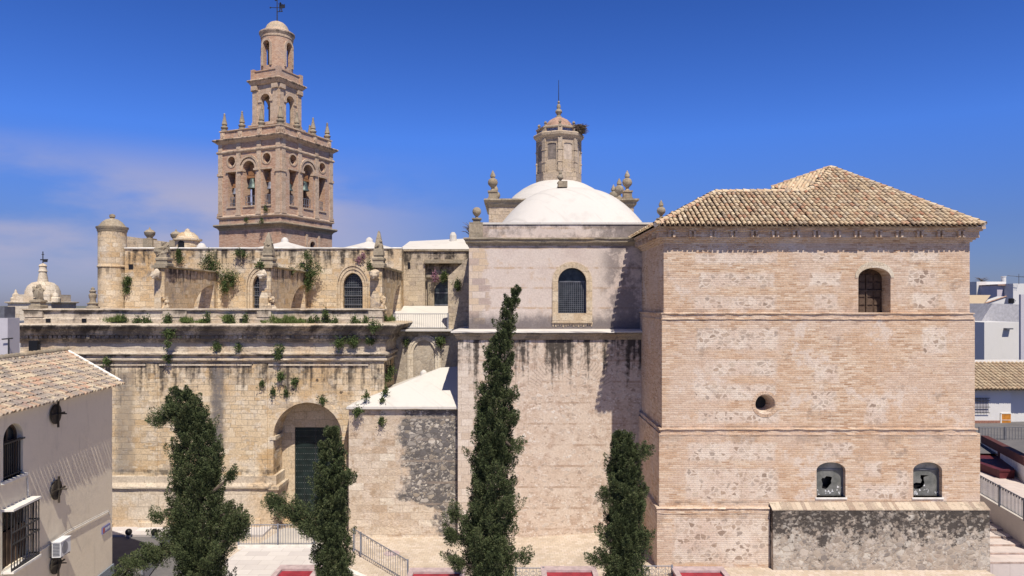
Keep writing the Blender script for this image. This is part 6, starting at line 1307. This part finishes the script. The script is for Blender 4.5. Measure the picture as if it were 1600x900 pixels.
cypress('cypress', 'short bushy cypress standing before the shaded corner of the brick annexe', DT+.5, [(675, 966, 980), (695, 958, 992), (720, 957, 1004), (750, 955, 1006), (780, 952, 1007), (810, 950, 1007), (840, 946, 1008), (870, 944, 1008), (900, 944, 1006), (960, 950, 1002)],
        [([(990, 730), (1002, 712), (1008, 704)], .26, 9), ([(956, 790), (946, 775), (944, 766)], .28, 10), ([(955, 845), (944, 832)], .28, 9), ([(955, 885), (938, 880), (928, 874)], .38, 15), ([(995, 850), (1010, 842)], .28, 8)], 660, seed=9)

# ================================================================== WEEDS ON THE STONEWORK
def weed(u, v, D, w, h, kind, lab, n=None):
    s = D/F; base = np.array(P(u, v, D)); W_, H_ = w*s, h*s; n = n or int(140+w*h*1.7)
    n = min(n, 1500); C = RNG.normal(size=(n, 3))*np.array([W_*.26, .16, H_*.0])+base; C[:, 2] += RNG.random(n)*H_*.75 if kind != 'hang' else -RNG.random(n)*H_
    D_ = RNG.normal(size=(n, 3))*.7+np.array([0, -.25, .7 if kind != 'hang' else -.5])
    if kind == 'grass': D_ = RNG.normal(size=(n, 3))*.35+np.array([0, -.1, 1.0]); C[:, 2] = base[2]+RNG.random(n)*H_*.25; L = RNG.uniform(.3, .8, n)*H_*(.35+.9*np.abs(np.sin(C[:, 0]*7.3+u)*np.cos(C[:, 0]*2.9))); Wd = np.full(n, .035)
    else:
        n2 = max(2, int(w*h/70)); ctr = np.stack([RNG.normal(size=n2)*W_*.22, RNG.normal(size=n2)*.08, (RNG.random(n2) if kind != 'hang' else -RNG.random(n2))*H_*.8], 1); ii = RNG.integers(0, n2, n)
        spread = np.where(RNG.random(n) < .3, 1.6, 1.0)[:, None]; C = base+ctr[ii]+RNG.normal(size=(n, 3))*np.array([.10, .09, .10])*(1+W_*.35)*spread; L = RNG.uniform(.07, .17, n); Wd = RNG.uniform(.035, .08, n)
    if kind != 'grass':
        f = np.clip(1-.5*np.abs(C[:, 2]-base[2])/max(H_, .01), .3, 1); C[:, 0] = base[0]+(C[:, 0]-base[0])*f
    o = leaves({'grass': 'grass_tuft', 'hang': 'hanging_weed', 'bush': 'wall_weed', 'dry': 'dry_weed', 'pink': 'flowering_weed'}[kind], {'grass': 'grass_leaf', 'hang': 'weed_leaf', 'bush': 'weed_leaf', 'dry': 'dry_leaf', 'pink': 'pink_leaf'}[kind], C, D_, L, Wd, loc=tuple(base))
    tag(o, lab, 'weed', 'weeds growing on the church stonework')
YP = 45.75
for q in [
    (180, 504, YP, 26, 15, 'grass', 'pale yellow grass tuft at the left end of the parapet foot'), (191, 505, YP, 12, 10, 'bush', 'small weed right of the pale grass at parapet left end'), (213, 505, YP, 13, 9, 'bush', 'round green weed on the cornice, first of two left of the first buttress'), (230, 505, YP, 13, 9, 'bush', 'round green weed on the cornice, just left of the first buttress'),
    (260, 506, YP, 16, 17, 'bush', 'dark green weed on the cornice under the statue topped buttress'), (262, 518, 45.2, 14, 28, 'hang', 'long dark plant hanging down the cornice below the first buttress'), (291, 505, YP, 18, 14, 'grass', 'yellow green grass on the cornice right of the first buttress'), (314, 505, YP, 24, 9, 'grass', 'low sparse grass on cornice between first and second buttress'), (323, 504, YP, 8, 14, 'bush', 'narrow dark weed on the parapet foot between the first two buttresses'),
    (362, 506, YP, 18, 20, 'bush', 'tall green weed on the cornice left of the second buttress'), (356, 503, YP, 12, 20, 'grass', 'bright grass beside the tall weed left of second buttress'), (384, 505, YP, 9, 12, 'bush', 'small dark weed at the drain hole left of second buttress'), (412, 505, YP, 8, 9, 'grass', 'thin grass under the second buttress on the cornice'), (445, 506, YP, 46, 18, 'grass', 'widest grassy tuft on the cornice right of the second buttress'),
    (464, 506, YP, 24, 14, 'grass', 'grass continuing right of the widest tuft on the cornice'), (490, 506, YP, 18, 13, 'bush', 'green weed on the cornice above the portal'), (508, 506, YP, 16, 19, 'bush', 'taller round weed on the cornice above portal right side'), (525, 506, YP, 9, 9, 'bush', 'little weed on the cornice left of the right hand nave window'), (556, 506, YP, 15, 13, 'bush', 'green weed on the cornice below the right hand nave window'), (570, 506, YP, 7, 14, 'bush', 'thin upright weed on cornice near the third buttress'),
    (582, 508, 45.1, 26, 10, 'hang', 'plant mat trailing over the right end of the cornice'), (606, 503, 47.5, 20, 16, 'grass', 'grass at the right end of the parapet by the terrace'), (340, 545, 45.7, 12, 9, 'bush', 'small weed on the frieze ledge left of centre'), (372, 546, 45.7, 10, 7, 'bush', 'tiny weed on the frieze ledge below the tall weed'), (436, 543, 45.6, 14, 26, 'hang', 'dark plant hanging from frieze ledge left of the portal axis'), (438, 575, 45.8, 10, 20, 'hang', 'plant hanging on the wall just above the portal arch'),
    (462, 588, 45.85, 10, 14, 'hang', 'dark tuft on the wall above the arch, right of portal axis'), (505, 618, 45.85, 10, 11, 'hang', 'dark green clump on the wall right above the portal arch'), (530, 530, 45.6, 22, 12, 'hang', 'weed hanging from cornice soffit left of its right end'), (553, 528, 45.6, 22, 18, 'hang', 'larger weed hanging from cornice soffit near right end'), (577, 530, 45.6, 10, 16, 'hang', 'slim weed hanging from cornice soffit at its right end'), (262, 556, 45.7, 8, 14, 'hang', 'thin plant hanging on the wall below first buttress cornice'),
    (168, 556, 45.7, 8, 16, 'hang', 'thin plant hanging on the wall near the tiled house roof'), (410, 604, 45.9, 8, 7, 'bush', 'speck of weed in the wall left of the arch crown'), (427, 616, 45.9, 12, 6, 'bush', 'small weed in wall joint just left of arch crown'), (447, 618, 45.9, 9, 6, 'bush', 'small weed in wall joint right over the arch crown'),
    (330, 424, 55.4, 42, 34, 'bush', 'big green bush at the back of the first flying buttress'), (350, 424, 55.4, 28, 36, 'hang', 'trailing bush beside the first flying buttress head'), (366, 432, 55.7, 16, 16, 'hang', 'drooping weed on the nave wall right of first buttress'), (278, 408, 55.7, 14, 18, 'bush', 'weed on the nave wall above the first buttress coping'), (378, 398, 55.7, 14, 12, 'bush', 'weed below the nave coping right of first buttress'), (480, 424, 55.2, 28, 34, 'bush', 'bush at the back of the second flying buttress'), (484, 424, 55.2, 24, 34, 'hang', 'bush trailing under the second flying buttress coping'), (432, 420, 50.2, 28, 36, 'hang', 'plant hanging on the near side of the second buttress'), (455, 421, 52, 14, 12, 'hang', 'small plant hanging on the middle of second buttress side'),
    (200, 430, 56, 10, 26, 'hang', 'dark climbing plant right beside the round turret'), (202, 462, 56, 14, 30, 'bush', 'dark plant low beside the round turret'), (405, 418, 47.2, 10, 8, 'bush', 'weed at gargoyle of the second buttress'), (578, 420, 47.2, 8, 8, 'bush', 'weed at gargoyle of the third buttress'),
    (610, 592, 47, 12, 34, 'bush', 'tall green plant at the end of the golden wall above white roof'), (600, 594, 46.5, 18, 12, 'bush', 'green clump where the golden wall meets the white roof'), (636, 532, 49.9, 8, 9, 'hang', 'weed on the rough wall left of the blind arch'), (688, 528, 49.6, 18, 12, 'hang', 'weed under the terrace slab right of the blind arch'), (604, 616, 44.9, 7, 7, 'bush', 'small upper tuft on the white sloping roof'), (574, 624, 44.2, 8, 6, 'bush', 'small lower left tuft on the white sloping roof'), (598, 628, 44.2, 4, 5, 'bush', 'tiny tuft lower middle of the white sloping roof'),
    (556, 640, 43.85, 22, 7, 'hang', 'weed fringe below the left end of white roof eave'), (598, 662, 44.1, 8, 9, 'bush', 'small weed in the grey rubble wall below the eave'), (693, 445, 56.6, 14, 22, 'bush', 'green bush in front of the transept window'), (681, 438, 56.5, 12, 16, 'pink', 'pink flowering plant beside the transept window'), (716, 440, 50.5, 12, 14, 'hang', 'weed on the sloping buttress beside the chapel'), (566, 408, 55.8, 16, 10, 'pink', 'pink flowering weed above the right hand nave window'),
    (1128, 358, 38.0, 13, 13, 'bush', 'green weed on the tiles near the left hip of the brick annexe'), (1369, 359, 37.6, 14, 13, 'bush', 'green weed on the eave tiles above the shuttered window'), (1434, 356, 37.8, 12, 10, 'grass', 'yellow grass on the eave tiles right of the shuttered window'),
    (385, 345, 73.6, 9, 9, 'bush', 'green weed on the tower ledge under the bell arch'), (415, 332, 73.0, 9, 8, 'bush', 'green weed on the tower ledge nearer the corner'), (408, 348, 72.7, 8, 6, 'bush', 'small weed below the tower ledge near the corner'), (440, 812, 45.6, 26, 16, 'dry', 'dry brown brush at the foot of the portal jamb')]:
    weed(*q)
